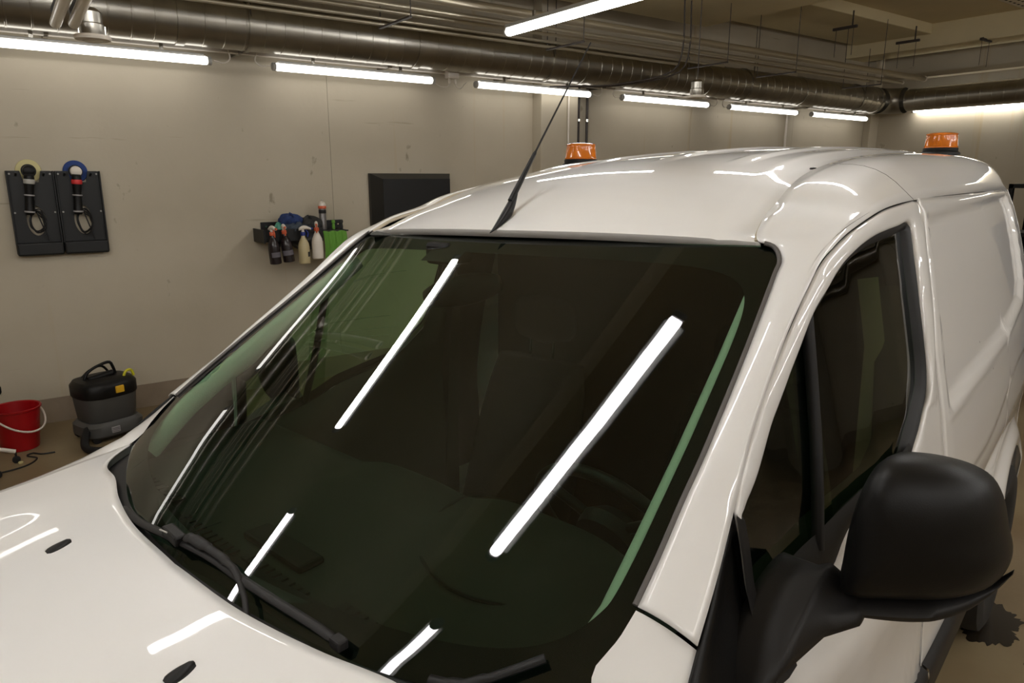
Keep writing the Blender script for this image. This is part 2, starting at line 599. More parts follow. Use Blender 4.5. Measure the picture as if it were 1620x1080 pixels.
# cross tube seen at the top of the picture and its neighbours out of the frame
light_bar(3.19, 3.12, 2.75, 1.38, R(90), 'lit tube light hanging crosswise at the top middle of the picture', 'overhead tube lights')
light_bar(3.19, 1.2, 2.75, 1.38, R(90), 'tube light hanging crosswise over the van roof, above the frame', 'overhead tube lights')
light_bar(3.19, -.8, 2.75, 1.38, R(90), 'tube light hanging crosswise beside the van, above the frame', 'overhead tube lights')
for yy, w in ((-1.7, 'row beside the van'), (-3.4, 'row nearest the right wall')):  # unseen rows added as fill, to brighten the van side and the hall
    for x, w2 in ((-4.8, 'far behind the camera'), (-2.8, 'behind the camera'), (-.8, 'level with the camera'), (1.2, 'level with the van cab'),
                  (3.2, 'level with the van load area'), (5.2, 'just behind the van'), (7.2, 'near the end wall')):
        light_bar(x, yy, 2.95, 1.4, 0, 'added unseen fill tube light, %s, %s' % (w, w2), 'added fill tubes on the right half of the hall')
# right-hand wall
light_bar(END_X - .08, 3.88, 2.645, 1.36, R(90), 'lit tube light on the far end wall at the right picture edge', 'tube lights on the end wall', m='tube_end')
light_bar(END_X - .08, 1.9, 2.645, 1.36, R(90), 'lit tube light on the far end wall, hidden right of the frame', 'tube lights on the end wall', m='tube_end')
# unlit twin tubes, top left
for (x, y), lab in (((.335, 4.15), 'unlit white tube hanging at the top left corner, left one of the twin'),
                    ((.405, 4.11), 'unlit white tube hanging at the top left corner, right one of the twin')):
    t = new_empty('unlit_tube_light', (x, y, 2.42), R(-90), lab, 'light', 'unlit twin tubes at the top left')
    tube('diffuser', [(0, 0, 0), (.03, 0, 0), (.9, 0, .02), (1.3, 0, .03)], [.018, .024, .024, .024], M['tube_off'], t, n=14)
    box('housing', (.12, -.02, .018), (1.3, .02, .05), M['plastic_soft'], t, bevel=.004)
    tube('hanger', [(.2, 0, .04), (.2, 0, 1.19)], .004, M['steel'], t, n=6)

# cable rail above the wall tubes
t = new_empty('cable_rail', (0, 5.66, 2.635), 0, 'pale double cable rail running above the tube lights on the left wall', 'cable rail')
box('rail', (-6, -.03, 0), (10.5, .0, .022), M['tray'], t, bevel=.003)
box('rail', (-6, .0, -.03), (10.5, .03, -.008), M['tray'], t, bevel=.003)
box('spine', (-6, .03, -.03), (10.5, .045, .03), M['tray'], t)
for x in np.arange(-5.6, 10.4, 1.2):
    box('bracket', (x - .012, -.028, -.03), (x + .012, .21, .0), M['steel'], t)
t = new_empty('junction_box', (3.36, 5.585, 2.535), 0, 'small beige junction box hanging on the cable rail between two tube lights', 'junction box')
box('box_body', (-.055, -.03, .02), (.055, .035, .15), M['white_plastic'], t, bevel=.006)
box('box_lid', (-.047, -.036, .03), (.047, -.029, .14), M['white_plastic'], t, bevel=.003)
for s in (-1, 1):
    lathe('cable_gland', [(.008, -.02), (.011, -.015), (.011, .0), (.007, .022)], M['white_plastic'], t, n=10, at=(.03 * s, 0, .0))
    tube('box_cable', cr([(.03 * s, 0, -.015), (.045 * s, 0, -.045), (.10 * s, .02, -.05), (.16 * s, .06, -.01), (.2 * s, .09, .01)], 14), .004, M['white_plastic'], t, n=6)
for i, x in enumerate([1.40, 1.80, 5.02, 5.40, 6.82, 7.14]):
    s = 1 if i % 2 == 0 else -1
    p = cr([(0, 0, 0), (.07 * s, -.005, -.01), (.11 * s, -.01, .02), (.10 * s, -.02, .07), (.09 * s, -.03, .085)], 14)
    c = tube('light_cable', p, .005, M['white_plastic'], n=6)
    c.location = (x + .0 * s, 5.62, 2.535)
    tag(c, ['pale cable loop at the right end of the leftmost wall tube light', 'pale cable loop at the left end of the second wall tube light',
            'pale cable loop at the right end of the tube light by the pilaster', 'pale cable loop just right of the pilaster, left end of a tube light',
            'pale cable loop at the fourth wall tube light from the left, right end',
            'pale cable loop at the tube light second from the room corner'][i], 'cable', 'cable loops of the wall tube lights')

# ventilation duct
def duct(name, p0, p1, r, label, step=.135):
    d = np.array(p1, float) - np.array(p0, float)
    L = np.linalg.norm(d)
    d /= L
    rows = []
    s = 0.
    side = np.cross(d, [0, 0, 1.])
    upv = np.array([0, 0, 1.])
    while s < L:
        for ds, k in ((0, 1.0), (.002, 1.014), (.010, 1.014), (.012, 1.0)):
            c = np.array(p0) + d * min(L, s + ds)
            rows.append([c + (side * math.cos(a) + upv * math.sin(a)) * r * k for a in np.linspace(0, 2 * math.pi, 28, endpoint=False)])
        s += step
    rows.append([np.array(p1) + (side * math.cos(a) + upv * math.sin(a)) * r for a in np.linspace(0, 2 * math.pi, 28, endpoint=False)])
    return rows


t = new_empty('ventilation_duct', (0, 5.5, 2.77), 0, 'long round galvanised ventilation duct with seams along the left wall below the ceiling', 'duct')
for k in range(9):
    x0 = -6 + k * 1.79
    x1 = min(10.25, x0 + 1.785)
    grid('duct_section', duct('d', (x0, 0, 0), (x1, 0, 0), .168, ''), M['steel'], t, closev=True, autos=14)
    lathe('coupling', [(.168, -.03), (.176, -.028), (.176, .028), (.168, .03)], M['steel'], t, n=28, at=(x1, 0, 0), axis='x')
for x in (-4.2, -1.1, 1.6, 4.3, 7.2, 9.6):
    tube('hanging_strap', [(x, -.172, 0), (x, -.172, .6), ], .004, M['pipe_dark'], t, n=6)
    lathe('strap_ring', [(.171, -.012), (.179, -.012), (.179, .012), (.171, .012)], M['steel'], t, n=28, at=(x, 0, 0), axis='x')
elbow = []
for a in np.linspace(0, math.pi / 2, 7):
    c = np.array([10.25 + .25 * math.sin(a), -.25 * (1 - math.cos(a)), 0])
    sd = np.array([-math.sin(a), -math.cos(a), 0]) * -1
    sd = np.array([math.sin(a), math.cos(a), 0])
    elbow.append([c + (sd * math.cos(q) + np.array([0, 0, 1.]) * math.sin(q)) * .172 for q in np.linspace(0, 2 * math.pi, 28, endpoint=False)])
grid('elbow', elbow, M['steel'], t, closev=True, autos=25)
t = new_empty('end_wall_duct', (10.5, 0, 2.84), 0, 'round galvanised ventilation duct along the far end wall', 'duct')
for k in range(5):
    y0 = 5.2 - k * 1.8
    grid('duct_section', duct('d', (0, y0, -.07 + k * .0), (0, y0 - 1.79, -.07), .15, ''), M['steel'], t, closev=True, autos=14)
    lathe('coupling', [(.15, -.03), (.158, -.028), (.158, .028), (.15, .03)], M['steel'], t, n=28, at=(0, y0 - 1.79, -.07), axis='y')
t = new_empty('wall_beam_tray', (10.6, 0, 3.12), 0, 'flat grey tray with pipes high on the far end wall above the duct', 'cable tray')
box('tray_base', (-.05, -5, -.06), (.14, 5.7, -.045), M['pipe'], t)
box('tray_lip', (-.06, -5, -.06), (-.05, 5.7, .0), M['pipe'], t)

# pipes hung under the ceiling, parallel to the wall
PL = 'pipes hung below the ceiling'
pipes = [(5.05, 2.805, .012, -6, 5.6, 'thin pipe nearest the duct, lowest of the thin ones'),
         (5.05, 2.845, .012, -6, 6.3, 'thin pipe second from below, ending past the middle of the roof'),
         (4.98, 2.885, .014, -6, 9.0, 'thin pipe third from below in the bundle over the duct'),
         (4.86, 2.90, .020, -6, 9.6, 'long pale pipe with an open end, lower one of the pair ending near the corner'),
         (4.74, 2.955, .034, -6, 9.9, 'thick pale pipe with an open end, upper one of the pair ending near the corner'),
         (4.62, 3.03, .045, -6, 3.05, 'thick lagged pipe at the top that ends behind the crosswise tube light')]
for y, z, r, x0, x1, lab in pipes:
    t = new_empty('ceiling_pipe', (x0, y, z), 0, lab, 'pipe', PL)
    tube('pipe_run', [(0, 0, 0), (x1 - x0, 0, 0)], r, M['pipe'], t, n=14)
    tube('pipe_end', [(x1 - x0 - .02, 0, 0), (x1 - x0 + .012, 0, 0)], r * 1.12, M['white_plastic'] if x1 > 9 else M['pipe'], t, n=14)
for i, (x, y) in enumerate([(-1.6, 4.8), (.9, 4.8), (2.45, 4.8), (4.0, 4.8), (5.8, 4.8), (6.9, 4.8), (8.6, 4.8)]):
    t = new_empty('pipe_hanger', (x, y, 2.79), 0, ['threaded rod hanger of the pipes, ' + w for w in
                  ('left of the frame', 'top left', 'left of the crosswise tube light', 'behind the crosswise tube light',
                   'above the middle of the van roof', 'right of the roof middle', 'nearest the room corner')][i], 'hanger', 'rod hangers of the pipes')
    box('cross_bar', (-.012, -.2, -.012), (.012, .28, 0.0), M['pipe_dark'], t)
    for s in (-.2, .27):
        tube('rod', [(0, s, -.01), (0, s, .51 if x < 6.4 else (.82 if x < 7 else .70))], .004, M['pipe_dark'], t, n=6)
# ceiling anchor rails
for i, (x, y) in enumerate([(7.9, 4.70), (9.3, 4.70), (9.96, 4.1)]):
    z = 3.37
    t = new_empty('anchor_rail', (x, y, z), R(90) if i < 2 else 0, ['dark anchor rail under the ceiling, left one near the corner',
                  'dark anchor rail under the ceiling, second towards the corner', 'dark anchor rail under the end beam with thin rods'][i], 'anchor rail', 'anchor rails under the ceiling')
    box('rail', (-.14, -.015, -.05), (.14, .015, -.02), M['pipe_dark'], t, bevel=.004)
    for s in (-.1, .1):
        tube('rod', [(s, 0, -.05), (s, 0, -.33)], .003, M['pipe_dark'], t, n=6)
    box('ceiling_foot', (-.09, -.006, -.02), (-.078, .006, .13 if i < 2 else -.02 + .01), M['pipe_dark'], t)
# cable tray at the top right
t = new_empty('perforated_tray', (2.0, 1.98, 2.75), 0, 'pale perforated cable tray cut by the top right corner', 'cable tray')
box('tray_base', (0, -.05, 0), (7.0, .05, .006), M['white_plastic'], t)
for s in (-.05, .046):
    box('tray_lip', (0, s, 0), (7.0, s + .004, .03), M['white_plastic'], t)
boxes('holes', [((x, q, -.001), (x + .025, q + .012, .0)) for x in np.arange(2.2, 5.0, .06) for q in (-.03, .014)], M['vent_hole'], t)['kind'] = 'stuff'
# two round ceiling sensors
for (x, y), lab in (((.49, 4.2), 'round grey lamp head with pale rim at the top left beside the unlit tubes'),
                    ((4.92, 4.2), 'round grey lamp head hanging above the van roof near the orange beacon')):
    t = new_empty('spot_lamp', (x, y, 2.37), 0, lab, 'lamp', 'round lamp heads under the duct')
    lathe('lamp_body', [(.052, .02), (.056, .03), (.056, .075), (.051, .08), (.051, .13), (.03, .15)], M['steel'], t, n=24)
    lathe('rim', [(.048, .0), (.078, .004), (.082, .014), (.078, .024), (.05, .026)], M['white_plastic'], t, n=28)
    lathe('lens', [(.0, -.002), (.03, -.006), (.05, .001), (.05, .006)], M['tube_off'], t, n=24)
    tube('drop_rod', [(0, 0, .14), (0, 0, 1.02)], .004, M['pipe_dark'], t, n=8)
    for s in (-1, 1):
        box('clip', (.056 * s - .004, -.008, .02), (.056 * s + .004, .008, .07), M['chrome'], t)

# conduits at the pilaster, white cable, wall pipe
t = new_empty('wall_conduit', (5.02, 5.83, 0), 0, 'pair of dark conduits running down beside the pilaster', 'conduit')
for s in (0, .115):
    tube('conduit', [(s, 0, .1), (s, 0, 2.62)], .014, M['pipe_dark'], t, n=10)
for z in (.8, 1.6, 2.30):
    for s in (0, .115):
        lathe('clamp', [(.016, -.012), (.021, -.012), (.021, .012), (.016, .012)], M['chrome'], t, n=12, at=(s, 0, z))
c = tube('white_cable', [(0, 0, .1), (.003, 0, 1.2), (-.002, 0, 1.75), (.006, 0, 1.9), (-.004, 0, 2.1), (-.008, 0, 2.55)], .010, M['white_plastic'], n=8)
c.location = (4.80, WALL_Y - .155, 0)
tag(c, 'white cable running down the front of the pilaster', 'cable')
c = tube('white_wall_pipe', [(0, 0, .1), (0, 0, 2.58)], .016, M['white_plastic'], n=8)
c.location = (8.66, 5.85, 0)
tag(c, 'thin white pipe down the left wall near the room corner', 'pipe')
t = new_empty('drop_conduit', (5.30, 4.72, 0), 0, 'pair of dark bent conduits dropping from the pipes over the duct towards the wall', 'conduit')
for s in (0, .09):
    tube('conduit', cr([(s, 0, 3.29), (s, 0, 2.86), (s - .02, .06, 2.70), (s - .35, .45, 2.585), (s - .8, .85, 2.57), (s - 1.0, 1.06, 2.56)], 30), .007, M['pipe_dark'], t, n=8)


# ------------------------------------------------------------------ the van
# van frame: u rearwards, y > 0 towards the camera side, z up; mesh coordinates are (u, -y, z)
VAN = new_empty('panel_van', (.0629, 1.1713, 0), R(12.407),
                'white panel van with black door mirror and tinted windshield, filling the picture', 'van')


def sm(x, a, b):
    t = np.clip((x - a) / (b - a), 0, 1)
    return t * t * (3 - 2 * t)


def tilt(u, y, z):
    """the van leans a little: its far side sits lower at roof height"""
    return z - .064 * max(0., -y) * float(sm(z, 1.1, 1.6)) * (1 - float(sm(u, 1.8, 2.8)) * .5)


def vv(p, s=1):
    u, y, z = p
    y = y * s
    return (u, -y, tilt(u, y, z))


S_Z = [.2, .3, .42, .5, .56, .60, .66, .74, .82, .9, .95, 1.0, 1.1, 1.2, 1.3, 1.4, 1.5, 1.6, 1.7, 1.78]
S_Y = [.82, .84, .865, .873, .877, .880, .872, .866, .868, .876, .880, .875, .862, .845, .820, .795, .768, .735, .690, .645]


def S(u, z):
    zz = np.asarray(z, float)
    c = np.interp(u, [.2, .42, .57, .62, .74, .815, .89, .967, 1.09, 1.27, 1.5], [.075, .075, .082, .087, .082, .071, .056, .038, .021, .007, 0])
    return (np.interp(zz, S_Z, S_Y) * .5 + .25 * np.interp(zz - .02, S_Z, S_Y) + .25 * np.interp(zz + .02, S_Z, S_Y)
            - c * (.4 + .6 * sm(zz, .92, 1.16)) - .05 * np.maximum(0, (u - 1.5) / 1.8) ** 2)


def mirror_pair(fn):
    for s in (1, -1):
        fn(s)


# --- traced curves of the camera side
G = [(.412, .700, 1.171), (.47, .697, 1.214), (.545, .690, 1.270), (.60, .686, 1.310), (.65, .681, 1.347), (.776, .666, 1.440),
     (.925, .645, 1.552), (.958, .639, 1.575), (.978, .618, 1.596), (.975, .585, 1.606), (1.033, .565, 1.638), (1.162, .54, 1.670),
     (1.24, .533, 1.700), (1.41, .51, 1.732), (1.70, .50, 1.768), (2.2, .50, 1.794), (2.7, .50, 1.80), (3.05, .495, 1.789), (3.2, .49, 1.76)]
D = [(.425, .780, 1.145), (.505, .764, 1.200), (.581, .746, 1.257), (.625, .737, 1.300), (.672, .726, 1.342), (.817, .708, 1.461), (.93, .705, 1.552),
     (.969, .704, 1.578), (1.02, .705, 1.598), (1.089, .705, 1.619), (1.15, .7045, 1.631), (1.23, .704, 1.645), (1.305, .704, 1.656),
     (1.43, .703, 1.665), (1.70, .701, 1.672), (2.3, .690, 1.675), (2.75, .678, 1.675), (3.08, .668, 1.672), (3.21, .662, 1.665)]
BUL = [.007, .007, .007, .007, .007, .007, .007, .007, .008, .008, .009, .012, .016, .024, .036, .045, .048, .045, .035]
Gs, Ds = rungs(G, 8), rungs(D, 8)
Bs = rungs([(b, 0) for b in BUL], 8)[:, 0]


def zn(u):
    return np.interp(u, [.80, .88, .96, 1.03, 1.16, 1.24, 1.41, 1.54, 1.70, 1.95, 2.2, 2.6, 3.05, 3.2],
                     [1.53, 1.575, 1.611, 1.642, 1.680, 1.709, 1.739, 1.760, 1.777, 1.793, 1.803, 1.81, 1.798, 1.768])


def zc(u):
    return np.interp(u, [.80, .88, .95, 1.03, 1.16, 1.24, 1.41, 1.54, 1.77, 2.0, 2.2, 2.6, 3.05, 3.2],
                     [1.553, 1.602, 1.640, 1.675, 1.714, 1.733, 1.763, 1.779, 1.797, 1.81, 1.816, 1.823, 1.81, 1.785])


def sm3(f, u):
    return (f(u - .06) + 2 * f(u) + f(u + .06)) / 4


def roof_z(u, y):
    k = 1 - float(sm(u, 1.8, 2.8)) * .5
    a = sm3(zc, u)
    b = sm3(zn, u) - .016 * k
    z = a + (b - a) * (y / .5) ** 2 + .032 * k * y
    for yr, w in ((.12, .03), (-.12, .03), (.33, .03), (-.33, .03)):      # pressed ribs
        d = abs(y - yr)
        z += .006 * float(1 - sm(d, w * .6, w)) * float(sm(u, 1.38, 1.55)) * (1 - float(sm(u, 3.0, 3.1)))
    return float(z)


def gy(u):
    return float(np.interp(u, [g[0] for g in G[9:]], [g[1] for g in G[9:]]))


def roof_front(y):
    return .884 + .082 * (y / .55) ** 2


def build_roof():
    rows = []
    ts = np.r_[np.linspace(0, .5, 44), np.linspace(.515, 1, 40)]
    ys = np.linspace(-1, 1, 97)
    for t in ts:
        row = []
        for side_row in (0,):
            # left channel, top, right channel in one row
            def pt(y, dz, t=t):
                u0 = roof_front(y)
                u = u0 + (3.2 - u0) * (t ** 1.15)
                return u, y, roof_z(u, y) + dz
            uref = roof_front(.5) + (3.2 - roof_front(.5)) * (t ** 1.15)
            ye = gy(uref)
            yr = ye - .078
            fd = float(sm(t, .004, .05))
            edge = []
            for y, dz in ((ye + .004, -.012 * fd), (ye - .006, -.014 * fd), (ye - .047, -.014 * fd), (yr + .006, -.002), (yr - .006, 0)):
                edge.append((y, dz))
            for y, dz in edge:
                u, yy, z = pt(-y, dz)
                row.append((u, y, z))
            for q in ys[1:-1]:
                u, y, z = pt(q * (yr - .006), 0)
                row.append((u, -y, z))
            for y, dz in edge[::-1]:
                u, yy, z = pt(y, dz)
                row.append((u, -y, z))
        rows.append(row)
    rows.insert(0, [(p[0] + .004, p[1], p[2] - .016) for p in rows[0]])
    # fix first block order: points for far side come first with +Y (=-y)
    o = grid('roof_panel', rows, M['paint'], VAN, autos=35, solid=.003, offset=-1)
    return rows


ROOF = build_roof()


def side_pillar(s):
    rows = []
    n = 9
    for g, d, b in zip(Gs, Ds, Bs):
        g = g.copy()
        c = d - g
        kk = float(sm(d[0], .95, 1.5))
        nrm = np.array([-.35 * (1 - kk), .75, .8])
        kk2 = float(sm(g[0], .98, 1.1))
        nrm -= c * (nrm @ c) / (c @ c)
        nrm /= np.linalg.norm(nrm)
        row = []
        for k in range(n):
            t = k / (n - 1)
            p = g + c * t + nrm * b * (4 * t * (1 - t)) ** (.9 + .35 * kk2)
            row.append(vv(p, s))
        rows.append(row)
    grid('body_side', rows, M['paint'], VAN, solid=.003)
    # rubber seal along the windshield and the seam sealant in the roof channel
    k = 8 * 9
    tube('windshield_seal', [vv(p + np.array([0, -.004, .001]), s) for p in Gs[:k - 2:2]], .0045, M['seal_grey'], VAN, n=8)
    st = [vv((p[0], p[1] + .001, p[2] - .006), s) for p in Gs[k + 1:8 * 18:3]]
    tube('roof_seam_sealant', st[:12], .005, M['sealant'], VAN, n=8)
    tube('roof_seam_sealant', st[11:], .0035, M['paint'], VAN, n=8)
    lathe('roof_plug', [(0, .004), (.007, .003), (.009, 0)], M['rubber'], VAN, n=12,
          at=vv((1.50, gy(1.50) - .02, roof_z(1.50, gy(1.5) - .02) - .014), s))
    q = rows[8 * 13 + 4]
    tube('body_seam', [(p[0], p[1] - .0004 * s, p[2] + .0006) for p in q[1:]], .0016, M['seal_grey'], VAN, n=6)


mirror_pair(side_pillar)

# --- front door
W = [(.598, 1.243), (.665, 1.277), (.726, 1.328), (.791, 1.384), (.848, 1.436), (.907, 1.491), (.948, 1.518), (1.015, 1.556),
     (1.091, 1.584), (1.217, 1.608), (1.363, 1.619), (1.45, 1.623), (1.463, 1.612)]
WR = [(1.463, 1.612), (1.437, 1.552), (1.415, 1.48), (1.401, 1.401), (1.388, 1.322), (1.362, 1.274), (1.303, 1.234), (1.236, 1.192), (1.20, 1.165)]
WB = [(1.20, 1.165), (1.06, 1.145), (.938, 1.125), (.861, 1.076), (.74, 1.045), (.610, 1.03)]
WF = [(.610, 1.03), (.603, 1.12), (.598, 1.243)]
Dg = .0045
DO = [(.588, 1.258)] + [(d[0] + .002, d[2] - Dg) for d in D[3:14]] + [(1.56, 1.667)]
DR = [(1.572, 1.664), (1.588, 1.650), (1.55, 1.60), (1.52, 1.553), (1.487, 1.459), (1.447, 1.342), (1.43, 1.19)]
DB = [(1.43, 1.19), (1.43, .9), (1.40, .6), (1.36, .40), (.64, .40), (.61, .6), (.605, .9), (.606, 1.02)]
DF = [(.606, 1.02), (.600, 1.12), (DO[0][0], DO[0][1])]


def ring_pts(a, n, cat=True):
    return cr([(x, z) for x, z in a], n) if cat else seg(a, n)


INN = np.vstack([cr(W, 60)[:-1], cr(WR, 40)[:-1], cr(WB, 40)[:-1], cr(WF, 12)[:-1]])
OUT = np.vstack([cr(DO, 60)[:-1], cr(DR, 40)[:-1], seg(DB, 40)[:-1], cr(DF, 12)[:-1]])


def zt(u):
    return float(np.interp(u, [w[0] for w in W], [w[1] for w in W]))


def zb(u):
    return float(np.interp(u, [.60, .68, .78, .84, .97, 1.20, 1.236, 1.303, 1.362, 1.388, 1.401, 1.415, 1.437, 1.463],
                           [1.085, 1.10, 1.118, 1.126, 1.160, 1.185, 1.200, 1.240, 1.280, 1.33, 1.41, 1.485, 1.556, 1.612]))


def Ss(u, z, d=0.):
    return float(S(u, z)) + d


def door_feature(u, z):
    # pressed crease low on the door
    return -.004 * float(sm(z, .955, .94)) if z < .955 else 0.


def vd(p, s=1):
    q = vv(p, s)
    if s < 0:
        q = (q[0], q[1], q[2] - .085 * (1 - float(sm(p[2], 1.12, 1.50))) * float(sm(p[2], .6, .95)))
    return q


def front_door(s):
    lab = None
    rows = []
    for i in range(13):
        t = i / 12
        row = []
        for a, b in zip(INN, OUT):
            u, z = a * (1 - t) + b * t
            edge = .006 * float(1 - sm(t, 0, .12)) + .003 * float(sm(t, .92, 1))
            row.append(vd((u, Ss(u, z, -edge + .004 * math.sin(math.pi * min(1, t * 1.0)) * (z > 1.25)), z), s))
        rows.append(row)
    d = grid('front_door', rows, M['paint'], VAN, closev=True, solid=.004)
    # black weather seal around the opening
    rows = []
    cen = np.array([1.0, 1.35])
    for k, (off, dy) in enumerate(((-.003, -.004), (.006, -.006), (.014, -.012), (.022, -.022))):
        row = []
        for i, a in enumerate(INN):
            p0, p1 = INN[i - 1], INN[(i + 1) % len(INN)]
            tg = (p1 - p0) / max(1e-6, np.linalg.norm(p1 - p0))
            nn = np.array([tg[1], -tg[0]])
            if nn @ (cen - a) < 0:
                nn = -nn
            fr_ = k == 0 and a[0] < .66 and a[1] < 1.25
            q = a + nn * (-.026 if fr_ else off)
            row.append(vd((q[0], Ss(*q, .006 if (a[0] < .66 and a[1] < 1.25 and k < 2) else dy), q[1]), s))
        rows.append(row)
    grid('window_seal', rows, M['rubber'], d, closev=True)
    # belt and sail panel between window opening bottom and the glass
    rows = []
    for u in np.linspace(.60, 1.215, 30):
        lo = float(np.interp(u, [.60, .62, .74, .861, .938, 1.06, 1.2], [1.025, 1.028, 1.042, 1.071, 1.12, 1.14, 1.165]))
        hi = max(zb(u) + .012, lo + .01)
        rows.append([vd((u, Ss(u, z, -.006 + .004 * math.sin(math.pi * k / 5)), z), s) for k, z in enumerate(np.linspace(lo, hi, 6))])
    grid('belt_seal', rows, M['plastic'], d)

    def pane(name, u0, u1, n, dy, par):
        rows = []
        for u in np.linspace(u0, u1, n):
            a, b = zb(u) - .01, max(zt(u) + .004, zb(u) - .005)
            rows.append([vd((u, Ss(u, z, dy), z), s) for z in np.linspace(a, b, 24)])
        return grid(name, rows, M['glass_side'], par)
    pane('door_glass', .835, 1.46, 40, -.021, d)
    pane('quarter_glass', .605, .91, 20, -.018, d)
    # divider bar between quarter light and main window
    tube('window_divider', [vd((u, Ss(u, z, -.010), z), s) for u, z in
                            ((.912, 1.505), (.904, 1.46), (.893, 1.39), (.876, 1.285), (.858, 1.20), (.838, 1.11))], .011, M['rubber'], d, n=8)
    # handle
    rows = []
    for t in np.linspace(0, 1, 12):
        u = 1.18 + .20 * t
        h = .018 * math.sin(math.pi * min(1, max(0, t))) ** .4 + .001
        rows.append([vd((u, Ss(u, 1.0, .022 * math.sin(math.pi * t) ** .5) + .012 * math.cos(a), .98 + h * math.sin(a)), s) for a in np.linspace(0, 2 * math.pi, 10, endpoint=False)])
    grid('door_handle', rows, M['plastic'], d, closev=True, cap=True)
    # inner door card, seen through the glass
    rows = []
    for u in np.linspace(.61, 1.42, 12):
        zz = zb(u) - .012
        rows.append([vd(p, s) for p in ((u, Ss(u, zz, -.026), zz), (u, Ss(u, zz, -.07), zz - .005), (u, Ss(u, zz, -.095), zz - .05), (u, .70, .9), (u, .70, .45))])
    grid('door_card', rows, M['dash'], d)
    return d


DOORS = {}
for s in (1, -1):
    DOORS[s] = front_door(s)

# dark jamb behind the gaps
def jamb(s):
    rows = []
    for i in range(0, len(OUT)):
        u, z = OUT[i]
        c = np.array([1.0, 1.1]) - OUT[i]
        c /= np.linalg.norm(c)
        a = OUT[i] - c * .012
        b = OUT[i] + c * .02
        rows.append([vv((a[0], Ss(u, z, -.010), a[1]), s), vv((u, Ss(u, z, -.014), z), s), vv((b[0], Ss(u, z, -.012), b[1]), s)])
    grid('door_jamb', rows, M['rubber'], VAN, closeu=True)


mirror_pair(jamb)

# --- load area side panel with its pressed recess
PAN = [(1.60, 1.632), (1.868, 1.642), (2.3, 1.650), (2.7, 1.655), (3.06, 1.655), (3.09, 1.60), (3.06, 1.435), (3.035, 1.335), (2.90, 1.275),
       (2.364, 1.233), (1.781, 1.214), (1.49, 1.20), (1.50, 1.30), (1.535, 1.45), (1.575, 1.56)]
PAN = np.array(PAN)


def poly_sd(p):
    d = 1e9
    inside = False
    n = len(PAN)
    for i in range(n):
        a, b = PAN[i], PAN[(i + 1) % n]
        ab = b - a
        t = max(0, min(1, ((p - a) @ ab) / (ab @ ab)))
        d = min(d, np.linalg.norm(p - a - ab * t))
        if (a[1] > p[1]) != (b[1] > p[1]) and p[0] < (b[0] - a[0]) * (p[1] - a[1]) / (b[1] - a[1]) + a[0]:
            inside = not inside
    return -d if inside else d


QZ = np.r_[np.linspace(0, .16, 10), np.linspace(.17, 1, 100)]
def quarter_height(u, z):
    d = poly_sd(np.array([u, z]))
    y = float(S(u, z))
    y -= .013 * float(1 - sm(d, -.022, .0))
    y += .004 * float(1 - sm(abs(d - .008), 0, .014))
    # lower crease
    zc_ = 1.005 + .10 * float(sm(u, 1.9, 2.75))
    y -= .006 * float(1 - sm(z, zc_ - .02, zc_))
    # flare over the rear wheel
    r = math.hypot(u - 2.78, z - .33)
    y += .03 * float(1 - sm(abs(r - .43), 0, .10))
    return y


def quarter(s):
    rows = []
    drz = [p[1] for p in DR][::-1] + [1.68]
    dru = [p[0] for p in DR][::-1] + [1.60]
    for t in np.r_[0, .004, np.linspace(.01, 1, 100)]:
        row = []
        for q in np.linspace(0, 1, 96):
            zfull = 1.672
            z0 = .34
            u_guess = 1.45 + (3.21 - 1.45) * t
            rr = .40 ** 2 - (u_guess - 2.78) ** 2
            zlo = max(z0, .33 + math.sqrt(rr)) if rr > 0 else z0
            z = zlo + (zfull - zlo) * q
            uf = float(np.interp(z, [.34, .6, .9, 1.19] + drz[1:], [1.365, 1.405, 1.435, 1.43] + dru[1:])) + .006
            # rear edge leans forward slightly at the top
            ur = 3.235 - .03 * float(sm(z, 1.3, 1.7))
            u = uf + (ur - uf) * t
            row.append(vv((u, quarter_height(u, z) - (.004 if t == 0 else 0), z), s))
        rows.append(row)
    o = grid('load_side_panel', rows, M['paint'], VAN, solid=.003)
    # rear corner rounding to the back doors
    rows = []
    for q in np.linspace(0, 1, 40):
        z = .34 + (1.672 - .34) * q
        y = quarter_height(3.23, z)
        rows.append([vv((3.232 + .05 * math.sin(a) - .0, y - .05 * (1 - math.cos(a)), z), s) for a in np.linspace(0, math.pi / 2, 7)])
    grid('rear_corner', rows, M['paint'], VAN, solid=.003)
    # body seam from the roof channel down to the door
    q = [p for p in [(1.50, .52, 1.752), (1.53, .57, 1.763), (1.56, .62, 1.757), (1.585, .66, 1.738), (1.597, .69, 1.70), (1.597, .703, 1.672)]]


mirror_pair(quarter)

# back doors and rear roof edge
rows = []
for z in np.linspace(.42, 1.80, 24):
    row = []
    for y in np.linspace(-1, 1, 31):
        yy = y * min(float(S(3.2, min(z, 1.74))) - .045, float(np.interp(z, [1.60, 1.68, 1.74, 1.80], [.66, .60, .52, .44])))
        row.append((3.283 + .012 * (1 - y * y) - .05 * float(sm(z, 1.3, 1.85)), -yy, tilt(3.2, yy, z)))
    rows.append(row)
rd = grid('rear_door', rows, M['paint'], VAN, solid=.004)
for s in (-1, 1):
    box('rear_window', (3.29, s * .33 - .22, 1.2), (3.31, s * .33 + .22, 1.6), M['frit'], rd, bevel=.02)
tube('door_split', [(3.297, 0, .45), (3.292, 0, 1.2), (3.265, 0, 1.72)], .003, M['rubber'], rd, n=6)

